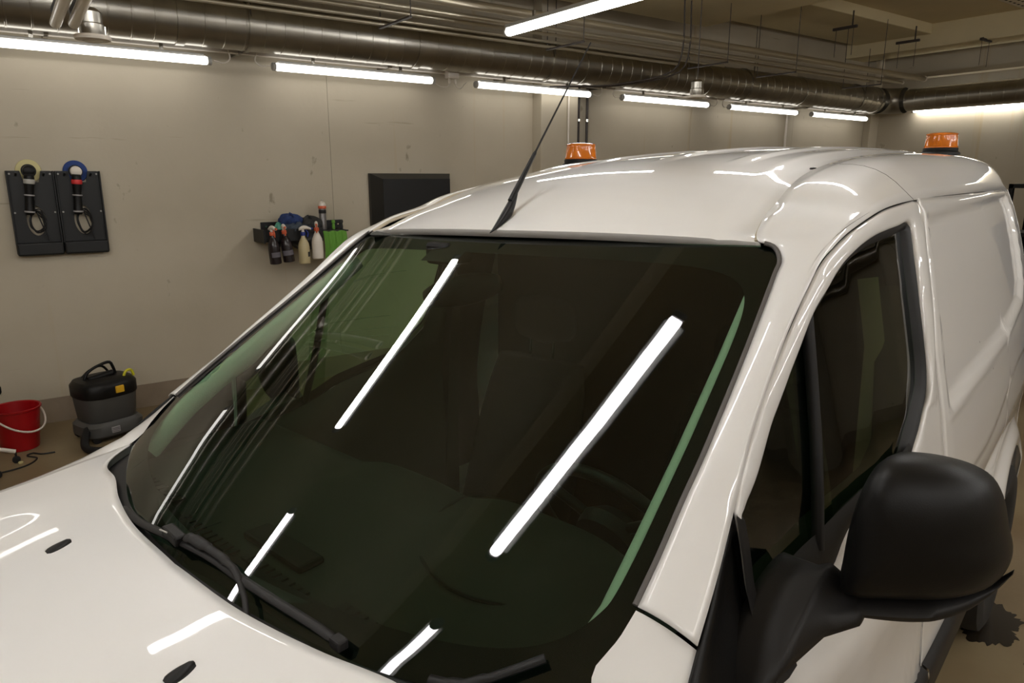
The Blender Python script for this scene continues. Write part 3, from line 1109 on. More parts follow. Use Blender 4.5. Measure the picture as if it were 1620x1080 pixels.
# --- mouldings, sills, underbody
def lower(s):
    for (u0, u1) in ((.61, 1.412), (1.422, 2.34), (3.22, 3.26)):
        rows = []
        for u in np.linspace(u0, u1, 18):
            y = Ss(u, .58)
            rows.append([vv(p, s) for p in ((u, y - .004, .60), (u, y + .012, .592), (u, y + .016, .57), (u, y + .014, .50), (u, y - .006, .47))])
        o = grid('side_moulding', rows, M['plastic_soft'], VAN)
    rows = []
    for u in np.linspace(.42, 2.34, 20):
        rows.append([vv(p, s) for p in ((u, .860, .47), (u, .848, .42), (u, .825, .33), (u, .78, .24), (u, .5, .22))])
    grid('sill', rows, M['paint'], VAN, solid=.003)


mirror_pair(lower)
box('underbody', (-.75, -.68, .22), (3.25, .68, .40), M['plastic_soft'], VAN, bevel=.03)


def wheel(u, s, y=.72):
    w = new_empty('wheel', vv((u, y, .33), s), 0, parent=VAN)
    w.rotation_euler = (0, 0, 0 if s > 0 else math.pi)
    # outside of the wheel faces -Y in mesh space (camera side)
    prof = [(.20, .02), (.205, -.08), (.225, -.10), (.29, -.108), (.322, -.095), (.33, -.06), (.33, .06), (.322, .095), (.29, .105), (.22, .10), (.20, .08)]
    lathe('tyre', prof, M['tyre'], w, n=40, axis='y')
    lathe('rim', [(.0, -.055), (.06, -.058), (.075, -.04), (.15, -.03), (.17, -.05), (.205, -.082), (.212, -.07), (.20, .02)], M['rim'], w, n=32, axis='y')
    for k in range(5):
        a = 2 * math.pi * k / 5
        lathe('wheel_nut', [(.009, -.052), (.009, -.036)], M['rim'], w, n=6, axis='y', at=(.05 * math.cos(a), 0, .05 * math.sin(a)))
    return w


for u in (-.02, 2.78):
    for s in (1, -1):
        wheel(u, s, .765)

# --- hood, fenders, front
HU = cr([(0, .103), (.20, .113), (.36, .143), (.48, .178), (.58, .195), (.64, .225), (.69, .27), (.728, .312)], 60)


def hood_edge(y):
    return float(np.interp(abs(y), HU[:, 0], HU[:, 1]))


def hood_z(u, y):
    c = np.interp(u, [-.95, -.8, -.6, -.4, -.2, 0, .1, .2, .35], [.80, .90, .965, 1.005, 1.042, 1.077, 1.092, 1.102, 1.112])
    c2 = np.interp(u - .08, [-.95, -.8, -.6, -.4, -.2, 0, .1, .2, .35], [.80, .90, .965, 1.005, 1.042, 1.077, 1.092, 1.102, 1.112])
    c3 = np.interp(u + .08, [-.95, -.8, -.6, -.4, -.2, 0, .1, .2, .35], [.80, .90, .965, 1.005, 1.042, 1.077, 1.092, 1.102, 1.112])
    z = (c * 2 + c2 + c3) / 4
    a = abs(y)
    z -= .045 * (a / .7) ** 2 + .02 * max(0, a - .45) ** 2
    z += .010 * float(sm(a, .40, .52)) * float(sm(u, .1, -.1)) if True else 0
    return float(z)


GAPY = lambda u: float(np.interp(u, [-.95, -.6, -.2, .1, .25, .312], [.62, .66, .69, .70, .712, .728]))
rows = []
for v in np.linspace(-1, 1, 81):
    row = []
    for t in np.linspace(0, 1, 60):
        # u from the front to the rear edge of the hood
        yg = GAPY(.3) * v
        ue = hood_edge(min(abs(yg), .727))
        u = -.95 + (ue + .95) * t
        y = GAPY(u) * v
        u = min(u, hood_edge(min(abs(y), .727)))
        row.append((u, -y, hood_z(u, y)))
    rows.append(row)
grid('hood', rows, M['paint'], VAN, solid=.003, offset=-1)


def nozzle(s):
    u, y = .003, .249 * s
    z = hood_z(u, y)
    n = new_empty('washer_nozzle', (u, -y, z), R(90 if True else 0), parent=VAN)
    rows = []
    for t in np.linspace(0, 1, 9):
        w = .0135 * (math.sin(math.pi * (.10 + .80 * t ** .75)) ** .6) + .001
        h = .013 * (t ** .6) * (1 if t < .97 else .8) + .001
        # along van u axis; the wide tall end faces the windshield
        uu = -.022 + .040 * t
        rows.append([(uu * 0 + w * math.cos(a), -uu, h * max(0, math.sin(a)) - .001) for a in np.linspace(0, math.pi, 9)])
    o = grid('nozzle_body', rows, M['plastic'], n, cap=False)
    o.rotation_euler = (R(-0), -R(10) * 0, 0)
    lathe('jet', [(.0015, 0), (.0022, .001), (.0015, .002)], M['vent_hole'], n, n=8, at=(0, -.019, .007), axis='y')
    lathe('jet', [(.0015, 0), (.0022, .001), (.0015, .002)], M['vent_hole'], n, n=8, at=(.004, -.019, .006), axis='y')


mirror_pair(nozzle)


def fender(s):
    # top: from the hood gap outwards to the crest, then down the flank
    us = np.r_[np.linspace(-.9, .29, 50), np.linspace(.30, .408, 12)]
    rows = []
    for u in us:
        if u < .31:
            yi = GAPY(u) + .0015
            zi = hood_z(u, GAPY(u)) if u < .3 else 1.10
            zi = float(zi)
        # inner edge follows the windshield from u=.31 up to the seam
        k = float(sm(u, .28, .34))
        yin = (1 - k) * (GAPY(min(u, .31)) + .0015) + k * float(np.interp(u, [.30, .319, .374, .412], [.676, .680, .697, .700]))
        zin = (1 - k) * hood_z(min(u, .31), GAPY(min(u, .31))) + k * float(np.interp(u, [.2, .319, .374, .412], [1.06, 1.103, 1.143, 1.171]))
        yo = float(np.interp(u, [-.9, -.5, -.1, .1, .2, .30, .388, .425], [.70, .76, .79, .795, .795, .792, .787, .780]))
        zo = float(np.interp(u, [-.9, -.5, -.1, .1, .2, .30, .388, .425], [.80, .93, .985, 1.01, 1.03, 1.060, 1.118, 1.145]))
        row = []
        for t in np.linspace(0, 1, 9):
            y = yin + (yo - yin) * t
            z = zin + (zo - zin) * t + .004 * 4 * t * (1 - t)
            row.append(vv((u + t * .022 * float(sm(u, .28, .40)), y, z), s))
        if u < .315:
            # flank down towards the wheel arch
            rr = .40 ** 2 - (u + .02) ** 2
            zlo = max(.42, .33 + math.sqrt(rr)) if rr > 0 else .42
            for t in np.linspace(.08, 1, 10):
                z = zo + (zlo - zo) * t
                ys_ = float(S(max(u, .2), z)) - .10 * float(sm(-u, .35, .95)) - .035 * float(sm(u, .20, .29))
                y = yo + (max(yo, ys_) - yo) * (1 - (1 - t) ** 2.2)
                row.append(vv((u, y, z), s))
        else:
            for t in np.linspace(.08, 1, 10):
                row.append(row[8])
        rows.append(row)
    o = grid('fender', rows, M['paint'], VAN, autos=60)
    # piece of fender flank between arch and door
    # black triangular trim between fender and door
    A = seg([(.578, 1.250), (.426, 1.141), (.392, 1.117), (.335, 1.072), (.30, .95)], 20)
    B = seg([(.584, 1.246), (.594, 1.16), (.600, 1.08), (.602, 1.02), (.602, .95)], 20)
    rows = []
    for a, b in zip(A, B):
        row = []
        for t in np.linspace(0, 1, 7):
            u, z = a * (1 - t) + b * t
            off = .005 * float(1 - sm(t, .22, .30)) * float(1 - sm(a[0], .45, .52)) - .004 - .010 * float(sm(t, .30, .38)) * (z < 1.22)
            row.append(vv((u, Ss(u, z, off), z), s))
        rows.append(row)
    grid('fender_trim', rows, M['plastic'], VAN, autos=30, solid=.004)
    rows = []
    for z in np.linspace(.42, .96, 14):
        rows.append([vv((u, Ss(u, z, -.002), z), s) for u in np.linspace(.31, .600, 8)])
    grid('fender_rear', rows, M['paint'], VAN, solid=.003)


mirror_pair(fender)
# plain front end below the hood (outside the picture)
rows = []
for z, du, w in ((.80, 0, .66), (.70, -.03, .74), (.55, -.06, .80), (.40, -.06, .82), (.28, -.02, .80)):
    rows.append([(-.95 + du + .22 * (v * v), -v * w, z) for v in np.linspace(-1, 1, 25)])
grid('front_bumper', rows, M['paint'], VAN, solid=.01)
for s in (1, -1):
    rows = []
    for t in np.linspace(0, 1, 8):
        rows.append([vv((-.86 + .25 * t + .03 * math.cos(a), .60 + .12 * t + .02 * math.cos(a), .75 + .07 * t + .05 * math.sin(a)), s) for a in np.linspace(0, 2 * math.pi, 12, endpoint=False)])
    grid('headlight', rows, M['chrome'], VAN, closev=True, cap=True)

# --- windshield
PU = (.015, 1.312, -1.146)


def yE(z):
    return float(np.interp(z, [1.05, 1.103, 1.171, 1.235, 1.324, 1.44, 1.552, 1.61], [.66, .681, .701, .695, .685, .667, .646, .636]))


def glassP(v, q, d=0.):
    """v -1..1 across (+ camera side), q 0..1 from bottom to top; d = depth behind the outer face"""
    z0 = 1.062 + (1.606 - 1.062) * q
    ue = PU[0] * z0 * z0 + PU[1] * z0 + PU[2]
    Y = yE(z0)
    bow = .17 + (.098 - .17) * float(np.clip((z0 - 1.08) / .5, 0, 1.1))
    w = float(sm(z0, 1.1, 1.6))
    y = v * Y
    z = z0 + (-.032 * Y + .032 * y) * w + .013 * (1 - v * v) * w
    u = ue - bow * (1 - v * v)
    return (u + d * .6, y, z - d * .8)


def gv(v, q, d=0.):
    u, y, z = glassP(v, q, d)
    return (u, -y, z)


rows = [[gv(v, q, .004) for v in np.linspace(-1.01, 1.01, 61)] for q in np.linspace(.02, 1.004, 50)]
grid('windshield', rows, M['glass_front'], VAN)
# black ceramic band around the glass
nO = 200
outer, inner = [], []
def sup(t, hw, q0, q1, p):
    c, s_ = math.cos(t), math.sin(t)
    x = math.copysign(abs(c) ** (2 / p), c)
    y = math.copysign(abs(s_) ** (2 / p), s_)
    return hw * x, (q0 + q1) / 2 + (q1 - q0) / 2 * y
rows = []
for k in range(nO):
    t = 2 * math.pi * k / nO
    vi, qi = sup(t, .953, .085, .925, 9)
    # outer point: same direction pushed to the border square
    cx_, cy_ = vi / .953, (qi - .505) / .42
    m_ = max(abs(cx_), abs(cy_))
    vo, qo = cx_ / m_ * 1.01, .512 + cy_ / m_ * .492
    rows.append([gv(vi + (vo - vi) * f, qi + (qo - qi) * f, .0065) for f in (0, .25, .5, .75, 1)])
grid('ceramic_band', rows, M['frit'], VAN, closeu=True)
# sensor patch and housing at the top centre
rows = [[gv(v, q, .0068) for v in np.linspace(-.30, -.10, 6)] for q in np.linspace(.885, .99, 6)]
grid('sensor_patch', rows, M['frit'], VAN)

# cowl between hood and glass
rows = []
for v in np.linspace(-1.0, 1.0, 90):
    y = v * .728
    uh = hood_edge(min(abs(y), .727))
    zh = hood_z(uh, y)
    vg = np.clip(v * 1.04, -1, 1)
    g = glassP(vg, .075 + .0 * abs(v), .010)
    gx = min(g[0], 1.)
    endk = float(sm(abs(v), .955, 1.0))
    p0 = np.array([uh - .006, y, zh - .020])
    p1 = np.array([uh + .010, y, zh - .016])
    p3 = np.array([g[0], g[1], g[2]])
    if abs(v) > .93:
        p3 = p3 * (1 - endk) + np.array([.335, y, 1.10]) * endk
    p2 = p1 * .4 + p3 * .6 + np.array([0, 0, -.010])
    rows.append([(p[0], -p[1], p[2]) for p in (p0, p1, p1 * .7 + p3 * .3 + np.array([0, 0, -.006]), p2, p3 + np.array([.004, 0, .004]))])
grid('cowl_panel', rows, M['rubber'], VAN, solid=.002)
# --- wipers
def on_glass(u, y, dz):
    """height of glass above (u,y) plus dz"""
    best = None
    for q in np.linspace(0, .4, 81):
        v = np.clip(y / .69, -1, 1)
        p = glassP(v, q)
        d = abs(p[0] - u)
        if best is None or d < best[0]:
            best = (d, p[2])
    return best[1] + dz


wp = [(.135, -.313), (.126, -.2), (.13, -.10), (.136, -.02), (.142, .06), (.145, .14), (.152, .24), (.162, .326), (.167, .375)]
WPt = cr([(u, -y, on_glass(u, y, .014)) for u, y in wp], 40)
wa = tube('wiper_arm', [(u, -y, on_glass(u, y, .022)) for u, y in seg([(.112, .222), (.127, .190), (.1425, .137), (.1445, .125), (.146, .08), (.143, .0), (.141, -.03)], 40)],
          [.0045] * 12 + [.0065] * 8 + [.008] * 10 + [.011] * 10, M['plastic_soft'], VAN, n=8, sy=.6)
tube('wiper_blade', WPt, [.004] + [.0085] * 38 + [.004], M['plastic_soft'], wa, n=8, sy=.7)
tube('rubber_lip', [(p[0] + .003, p[1], p[2] - .010) for p in WPt], .0028, M['rubber'], wa, n=6)
box('blade_clip', (-.011, -.032, -.008), (.011, .032, .011), M['plastic'], wa, bevel=.004, loc=(WPt[14][0], WPt[14][1], WPt[14][2] + .006), rz=R(-3))
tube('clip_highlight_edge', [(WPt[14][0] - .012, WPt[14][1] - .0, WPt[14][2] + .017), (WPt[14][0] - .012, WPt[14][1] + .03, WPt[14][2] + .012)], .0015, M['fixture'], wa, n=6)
box('blade_tip', (-.009, -.012, -.008), (.009, .012, .008), M['rubber'], wa, bevel=.003, loc=tuple(WPt[-1]))
lathe('arm_pivot', [(.014, 0), (.014, .006), (.009, .010), (0, .011)], M['plastic'], wa, n=16, at=(.118, -.226, 1.058))
wb = tube('wiper_arm', [(u, -y, on_glass(u, y, .016)) for u, y in cr([(.205, .52), (.225, .56), (.262, .60), (.30, .635)], 20)], .008, M['plastic'], VAN, n=8, sy=.6)

# --- antenna
an = new_empty('antenna', (.937, .0, roof_z(.937, 0)), 0, parent=VAN)
rows = []
for t in np.linspace(0, 1, 12):
    rise = .046 * t ** 1.25
    cx_ = -.034 + .052 * t
    w = .0135 * math.sin(math.pi * (.10 + .72 * t)) ** .7
    l = .034 * (1 - t) + .008
    rows.append([(cx_ + l * .9 * math.cos(a), w * math.sin(a) * (1 - .35 * t), rise + (.035 * (cx_ + l * .9 * math.cos(a)) / .07)) for a in np.linspace(0, 2 * math.pi, 16, endpoint=False)])
grid('antenna_base', rows, M['plastic'], an, closev=True, cap=True)
# direction of the mast: leaning back
mb = np.array([.012, 0, .050])
mt = np.array([.302, 0, .42])
mdv = mt - mb
tube('antenna_grip', [mb - mdv * .04, mb + mdv * .06, mb + mdv * .16, mb + mdv * .255, mb + mdv * .27], [.0075, .0068, .0055, .0045, .003], M['plastic'], an, n=10)
tube('antenna_mast', [mb + mdv * t for t in np.linspace(.24, 1, 60)], [.0026 - .0010 * t for t in np.linspace(0, 1, 60)], M['rubber'], an, n=6)
tube('mast_winding', [mb + mdv * (.27 + .73 * t) + np.array([0, math.cos(t * 260), math.sin(t * 260)]) * (.0022 - .0008 * t) for t in np.linspace(0, 1, 900)], .0006, M['rubber'], an, n=4)

# --- door mirrors
MO = [(.739, .902, 1.338), (.748, .923, 1.341), (.761, .952, 1.340), (.777, .987, 1.332), (.789, 1.013, 1.316), (.796, 1.029, 1.288),
      (.801, 1.040, 1.247), (.805, 1.050, 1.201), (.800, 1.038, 1.168), (.790, 1.016, 1.149), (.775, .981, 1.134), (.752, .930, 1.124),
      (.730, .880, 1.117), (.722, .866, 1.124), (.720, .861, 1.150), (.721, .862, 1.175), (.723, .866, 1.237), (.727, .876, 1.293), (.732, .888, 1.325)]


def vm(p, s=1):
    q = vv(p, s)
    return q if s > 0 else (q[0] + .09, q[1], q[2] - .10)


def door_mirror(s):
    m = new_empty('door_mirror', (0, 0, 0), 0, parent=VAN)
    ring = cr(MO, 72, closed=True)
    cen = ring.mean(0)
    axis = np.array([-.93, .0, .10])   # forward, bulge direction
    def rows_for(spec):
        rows = []
        for sc_, dep in spec:
            rows.append([vm(cen + (p - cen) * sc_ + axis * dep, s) for p in ring])
        return rows
    grid('mirror_cap', rows_for([(.90, -.062), (.955, -.060), (.985, -.045), (1.0, -.02), (1.0, .0), (.985, .014), (.955, .028), (.90, .043), (.82, .056),
                                 (.70, .067), (.55, .075), (.38, .080), (.2, .082), (.02, .083)]), M['plastic'], m, closev=True, cap=True)
    grid('mirror_glass', rows_for([(.86, -.0625), (.5, -.064), (.02, -.0645)]), M['chrome'], m, closev=True, cap=True)
    # lower housing strip
    A = cr([(.800, 1.055, 1.185), (.795, 1.036, 1.160), (.780, 1.004, 1.138), (.760, .960, 1.124), (.738, .905, 1.115), (.722, .868, 1.112), (.700, .845, 1.120)], 40)
    rows = []
    for i, p in enumerate(A):
        t = i / 39
        h = .010 + .010 * math.sin(math.pi * t)
        row = []
        for a in np.linspace(0, 2 * math.pi, 12, endpoint=False):
            row.append(vm((p[0] + .018 + (.056 * min(1, .12 + 2.2 * t, .9 + 3.5 * (1 - t))) * math.cos(a), p[1], p[2] - .008 * min(1, .2 + 3 * t) + h * min(1, .3 + 3 * t) * math.sin(a)), s))
        rows.append(row)
    grid('mirror_lower_shell', rows, M['plastic_soft'], m, closev=True, cap=True, autos=60)
    # arm to the door
    # sections as polygons in (u,z) at growing y
    secs = [(.770, [(.51, 1.035), (.62, 1.07), (.74, 1.135), (.70, 1.15), (.60, 1.13), (.53, 1.07)]),
            (.830, [(.50, 1.03), (.62, 1.07), (.73, 1.13), (.71, 1.155), (.62, 1.13), (.54, 1.08)]),
            (.845, [(.54, 1.065), (.63, 1.085), (.73, 1.130), (.72, 1.160), (.64, 1.135), (.57, 1.100)]),
            (.868, [(.64, 1.085), (.68, 1.092), (.75, 1.112), (.75, 1.128), (.69, 1.118), (.65, 1.105)]),
            (.900, [(.69, 1.092), (.72, 1.096), (.78, 1.108), (.78, 1.120), (.73, 1.116), (.70, 1.106)])]
    rows = []
    for y, pl in secs:
        rr = cr([(u, z) for u, z in pl], 24, closed=True)
        rows.append([(u, y, z) for u, z in rr])
    R_ = np.array(rows)
    fine = []
    for t in np.linspace(0, len(secs) - 1, 17):
        i = min(len(secs) - 2, int(t))
        f = t - i
        fine.append([vm(p, s) for p in R_[i] * (1 - f) + R_[i + 1] * f])
    grid('mirror_arm', fine, M['plastic_soft'], m, closev=True, cap=True)
    return m


DM = {s: door_mirror(s) for s in (1, -1)}

# --- cab interior
rows = []
for u in np.linspace(.18, .80, 32):
    row = []
    for v in np.linspace(-1, 1, 49):
        yw = float(np.interp(u, [.18, .3, .5, .8], [.60, .64, .68, .70]))
        y = v * yw
        bow = .10 * (1 - v * v) * 0
        z = 1.035 + .015 * float(sm(u, .2, .5)) - .22 * float(sm(u, .62, .80)) ** 1.3
        # driver side binnacle and centre hump
        z += .055 * math.exp(-((y - .36) / .20) ** 4) * float(sm(u, .38, .52)) * (1 - float(sm(u, .66, .8)) * .5)
        z += .030 * math.exp(-((y + .02) / .16) ** 4) * float(sm(u, .36, .50))
        row.append((u, -y, z))
    rows.append(row)
dash = grid('dashboard', rows, M['dash'], VAN)
for y0, y1, uu in ((-.60, -.34, .245), (-.26, -.05, .215), (-.02, .16, .225), (.24, .54, .25)):
    L = []
    for y in np.arange(y0, y1, .022):
        L.append(((uu, -y - .016, 1.042), (uu + .022, -y, 1.0465)))
    boxes('defroster_vent', L, M['dash_dark'], dash)
box('centre_vent', (.27, -.10, 1.036), (.325, .10, 1.052), M['dash_dark'], dash, bevel=.006)
# outlines of the instrument hood
tube('hood_piping', [(a[0], -a[1], a[2]) for a in cr([(.82, .60, 1.03), (.62, .57, 1.070), (.46, .50, 1.060), (.40, .36, 1.056), (.46, .20, 1.062), (.62, .15, 1.075), (.80, .14, 1.0)], 40)], .0035, M['dash_dark'], dash, n=6)
tube('sun_visor', [(.99, .55, 1.56), (.99, .12, 1.575)], .05, M['headliner'], VAN, n=12, sy=.2)
# steering wheel
sw = new_empty('steering_wheel', (.86, -.36, .98), 0, parent=VAN)
sw.rotation_euler = (0, R(62), 0)
tube('wheel_rim', [(.185 * math.cos(a), .185 * math.sin(a), 0) for a in np.linspace(0, 2 * math.pi, 40)], .014, M['plastic'], sw, n=10)
lathe('wheel_hub', [(.07, -.03), (.075, 0), (.05, .03), (0, .035)], M['plastic'], sw, n=20)
for a in (0, 2.2, 4.1):
    tube('spoke', [(.06 * math.cos(a), .06 * math.sin(a), 0), (.18 * math.cos(a), .18 * math.sin(a), 0)], .012, M['plastic'], sw, n=8)
# seats
def seat(s):
    y = .38 * s
    st = new_empty('seat', (1.15, -y, .45), 0, parent=VAN)
    box('seat_cushion', (-.25, -.24, -.05), (.25, .24, .12), M['seat'], st, bevel=.05)
    rows = []
    for t in np.linspace(0, 1, 12):
        w = .235 - .05 * t ** 3
        th = .06 - .02 * t
        rows.append([(.20 + .16 * t + th * math.cos(a), w * math.copysign(abs(math.sin(a)) ** .5, math.sin(a)), .08 + .58 * t) for a in np.linspace(0, 2 * math.pi, 24, endpoint=False)])
    grid('backrest', rows, M['seat'], st, closev=True, cap=True)
    rows = []
    for t in np.linspace(-1, 1, 9):
        k = math.sqrt(max(0.02, 1 - t ** 4))
        rows.append([(.38 + .045 * k * math.cos(a), .13 * k * math.copysign(abs(math.sin(a)) ** .6, math.sin(a)), .80 + .085 * t) for a in np.linspace(0, 2 * math.pi, 20, endpoint=False)])
    grid('headrest', rows, M['seat'], st, closev=True, cap=True)
    for q in (-.05, .05):
        tube('headrest_post', [(.37, q, .62), (.375, q, .74)], .006, M['chrome'], st, n=8)


mirror_pair(seat)
rows = []
for z in np.linspace(.42, 1.74, 16):
    w_ = min(float(S(1.64, min(z, 1.72))) - .015, float(np.interp(z, [1.60, 1.68, 1.74], [.70, .62, .50])))
    rows.append([(1.64, -y, z if abs(y) < .5 else tilt(1.64, y, z)) for y in (-w_, -min(.5, w_ * .9), 0, min(.5, w_ * .9), w_)])
grid('bulkhead', rows, M['cab_dark'], VAN)
box('cab_floor', (.2, -.78, .36), (1.64, .78, .42), M['cab_dark'], VAN)
box('firewall', (.17, -.60, .42), (.19, .60, 1.02), M['cab_dark'], VAN)
rows = []
for u in np.linspace(1.0, 1.64, 8):
    rows.append([(u, -y, roof_z(u, y) - .045) for y in np.linspace(-.48, .48, 9)])
grid('headliner', rows, M['headliner'], VAN)


def pillar_trim(s):
    rows = []
    for q in np.linspace(.06, .90, 30):
        row = []
        for v, d in ((.968, .02), (.955, .010), (.936, .012), (.921, .026), (.92, .06), (.96, .07)):
            w_ = float(sm(q, 0, .35))
            u, y, z = glassP(v * s, q, d)
            row.append((u, -y, z))
        rows.append(row)
    grid('pillar_trim', rows, M['trim_grey'], VAN)
    # B pillar trim and seat belt
    rows = []
    for z in np.linspace(.6, 1.62, 14):
        y = Ss(1.5, z, -.06)
        rows.append([vv(p, s) for p in ((1.44, y + .03, z), (1.44, y - .02, z), (1.56, y - .03, z), (1.62, y - .02, z))])
    grid('pillar_panel', rows, M['plastic'], VAN)
    tube('seat_belt', [vv(p, s) for p in ((1.40, .665, 1.50), (1.385, .70, 1.35), (1.37, .71, 1.1), (1.35, .72, .6))], .022, mat('belt_webbing', (.15, .115, .075), rough=.8) if s > 0 else M['seat'], VAN, n=8, sy=.1)


mirror_pair(pillar_trim)
# interior mirror with sensor housing
im = new_empty('interior_mirror', (.90, .17, 1.545), 0, parent=VAN)
rows = []
for t in np.linspace(0, 1, 14):
    yy = -.125 + .25 * t
    k = math.sin(math.pi * (.06 + .88 * t)) ** .45
    cz = -.105 + .055 * (t - .5) * 0
    rows.append([(.00 + .020 * k * math.cos(a) + .02 * t, yy, cz + .040 * k * math.sin(a)) for a in np.linspace(0, 2 * math.pi, 16, endpoint=False)])
mh = grid('mirror_head', rows, M['plastic'], im, closev=True, cap=True)
mh.rotation_euler = (R(-14), 0, R(12))
tube('mirror_stalk', [(-.0, .02, .01), (.01, .01, -.04), (.01, 0, -.09)], .014, M['plastic'], im, n=10)
box('sensor_housing', (-.04, -.035, -.035), (.05, .05, .02), M['plastic'], im, bevel=.01)

# --- beacons (stand on the roof: things of their own)
def world_from_van(u, y, z):
    return VAN.location + Matrix.Rotation(R(12.407), 3, 'Z') @ Vector((u, -y, z))


def beacon(u, y, lab):
    z = roof_z(u, y) + .002
    b = new_empty('beacon_light', world_from_van(u, y, z), R(12.4), lab, 'beacon', 'amber beacons on the van roof')
    lathe('magnet_foot', [(.062, 0), (.075, .002), (.074, .010), (.066, .016), (.060, .016)], M['rubber'], b, n=32)
    lathe('base_ring', [(.060, .014), (.0655, .018), (.0655, .030), (.061, .033)], M['plastic'], b, n=32)
    lathe('amber_dome', [(.062, .031), (.064, .036), (.0615, .040), (.058, .080), (.0575, .088), (.054, .094), (.046, .0965), (.0, .098)], M['amber'], b, n=48)
    lathe('dome_rim', [(.0575, .0865), (.0595, .088), (.0595, .091), (.0555, .0935)], M['amber'], b, n=48)
    lathe('inner_reflector', [(.012, .034), (.012, .07), (.03, .074), (.03, .078), (0, .079)], M['chrome'], b, n=16)
    b.scale = (.93, .93, .88)
    return b


beacon(1.88, -.50, 'round amber beacon on the far side of the van roof, right of the antenna')
beacon(2.95, .455, 'round amber beacon on the near rear corner of the van roof, at the right')

# ------------------------------------------------------------------ things on the left wall
# two polisher boards
def polisher_board(x, lab):
    t = new_empty('wall_board', (x, WALL_Y, 0), 0, lab, 'tool board', 'black polisher boards on the left wall')
    x0, x1 = 0, .268
    zb_, zt_ = 1.215, 1.765
    # board with an oval hole
    hole = [(x0 + .135 + .055 * math.cos(a), 1.435 + .10 * math.sin(a)) for a in np.linspace(0, 2 * math.pi, 80, endpoint=False)]
    rim = []
    for hx, hz in hole:
        cx_, cz_ = hx - .134, hz - 1.435
        k = min(.134 / max(1e-6, abs(cx_)), ((zt_ - 1.435) if cz_ > 0 else (1.435 - zb_)) / max(1e-6, abs(cz_)))
        rim.append((.134 + cx_ * k, 1.435 + cz_ * k if not (cz_ > 0 and abs(cx_ * k) < .05) else 1.69))
    rows = []
    for (a, b) in zip(hole, rim):
        rows.append([(a[0], -.020, a[1]), (a[0], -.032, a[1]), (b[0], -.032, b[1]), (b[0], -.002, b[1])])
    grid('board_plate', rows, M['black_board'], t, closeu=True, smooth=False)
    for s in (x0 - .002, x1 - .008):
        box('side_lip', (s, -.060, zb_), (s + .010, -.005, zt_), M['black_board'], t, bevel=.003)
    box('bottom_pocket', (x0, -.085, zb_ - .012), (x1, -.025, zb_ + .075), M['black_board'], t, bevel=.012)
    for sx in (.02, .248):
        for sz in (1.25, 1.49, 1.745):
            lathe('screw', [(.006, -.006), (.006, 0), (0, .001)], M['fixture'], t, n=10, at=(sx, -.034, sz), axis='y')
    for sx in (.055, .21):
        tube('fork_peg', [(sx, -.03, 1.735), (sx, -.13, 1.755)], .007, M['black_board'], t, n=8)
    return t


polisher_board(.075, 'black polisher board nearest the picture edge, holding the polisher with the cream pad')
polisher_board(.350, 'black polisher board on the right, holding the polisher with the blue pad')


def polisher(x, z, pad, lab, collar, lean):
    t = new_empty('polisher', (x, WALL_Y - .02, z), 0, lab, 'polisher', 'polishing machines on the wall boards')
    t.rotation_euler = (0, R(lean), 0)
    lathe('polishing_pad', [(.0, .0), (.055, .0), (.072, .008), (.075, .02), (.068, .03), (.0, .032)], M[pad], t, n=32, at=(0, .0, .0), axis='y').scale = (1, .55, 1)
    lathe('backing_plate', [(.0, .0), (.055, .0), (.055, .01), (0, .012)], M['plastic'], t, n=24, at=(0, -.013, .0), axis='y').scale = (.8, 1, .8)
    lathe('gear_head', [(.02, 0), (.034, .008), (.036, .04), (.028, .062), (0, .066)], M[collar], t, n=20, at=(0, -.078, -.0), axis='y')
    rows = []
    for tt in np.linspace(0, 1, 16):
        r_ = float(np.interp(tt, [0, .1, .3, .45, .8, .95, 1], [.026, .031, .029, .024, .026, .03, .022]))
        rows.append([(r_ * math.cos(a), -.065 + r_ * math.sin(a), -.02 - .27 * tt) for a in np.linspace(0, 2 * math.pi, 18, endpoint=False)])
    grid('motor_body', rows, M['plastic'], t, closev=True, cap=True)
    lathe('neck_band', [(.031, 0), (.033, .004), (.033, .026), (.031, .03)], M['tag_red'] if collar == 'white_plastic' else M['fixture'], t, n=18, at=(0, -.065, -.085))
    lathe('grip_ring', [(.028, 0), (.031, .002), (.031, .008), (.028, .010)], M['tag'], t, n=18, at=(0, -.065, -.165))
    lathe('tail_ring', [(.028, 0), (.031, .002), (.031, .010), (.028, .012)], M['tag'], t, n=18, at=(0, -.065, -.275))
    return t


polisher(.205, 1.765, 'foam_yellow', 'black polisher with a cream foam pad hanging on the left wall board', 'plastic', 6)
polisher(.475, 1.762, 'foam_blue', 'polisher with a blue pad and white gear head hanging on the right wall board', 'white_plastic', 4)


def cord(x, z, lab, seed):
    rnd = random.Random(seed)
    pts = [(0, -.0, .17), (-.005, -.01, .10)]
    for k in range(26):
        a = k * 1.05 + rnd.random() * .5
        pts.append((.045 * math.cos(a) * (.7 + .4 * rnd.random()), -.012 - .006 * (k % 4), .03 + .085 * math.sin(a) * (.7 + .4 * rnd.random())))
    pts.append((.05, -.03, -.10))
    o = tube('power_cord', cr(pts, 220), .0042, M['rubber'], n=6)
    o.location = (x, WALL_Y - .035, z)
    return tag(o, lab, 'cord', 'coiled cords on the wall boards')


cord(.215, 1.40, 'black cord coiled in the oval opening of the left wall board', 1)
cord(.490, 1.395, 'black cord coiled in the oval opening of the right wall board', 2)

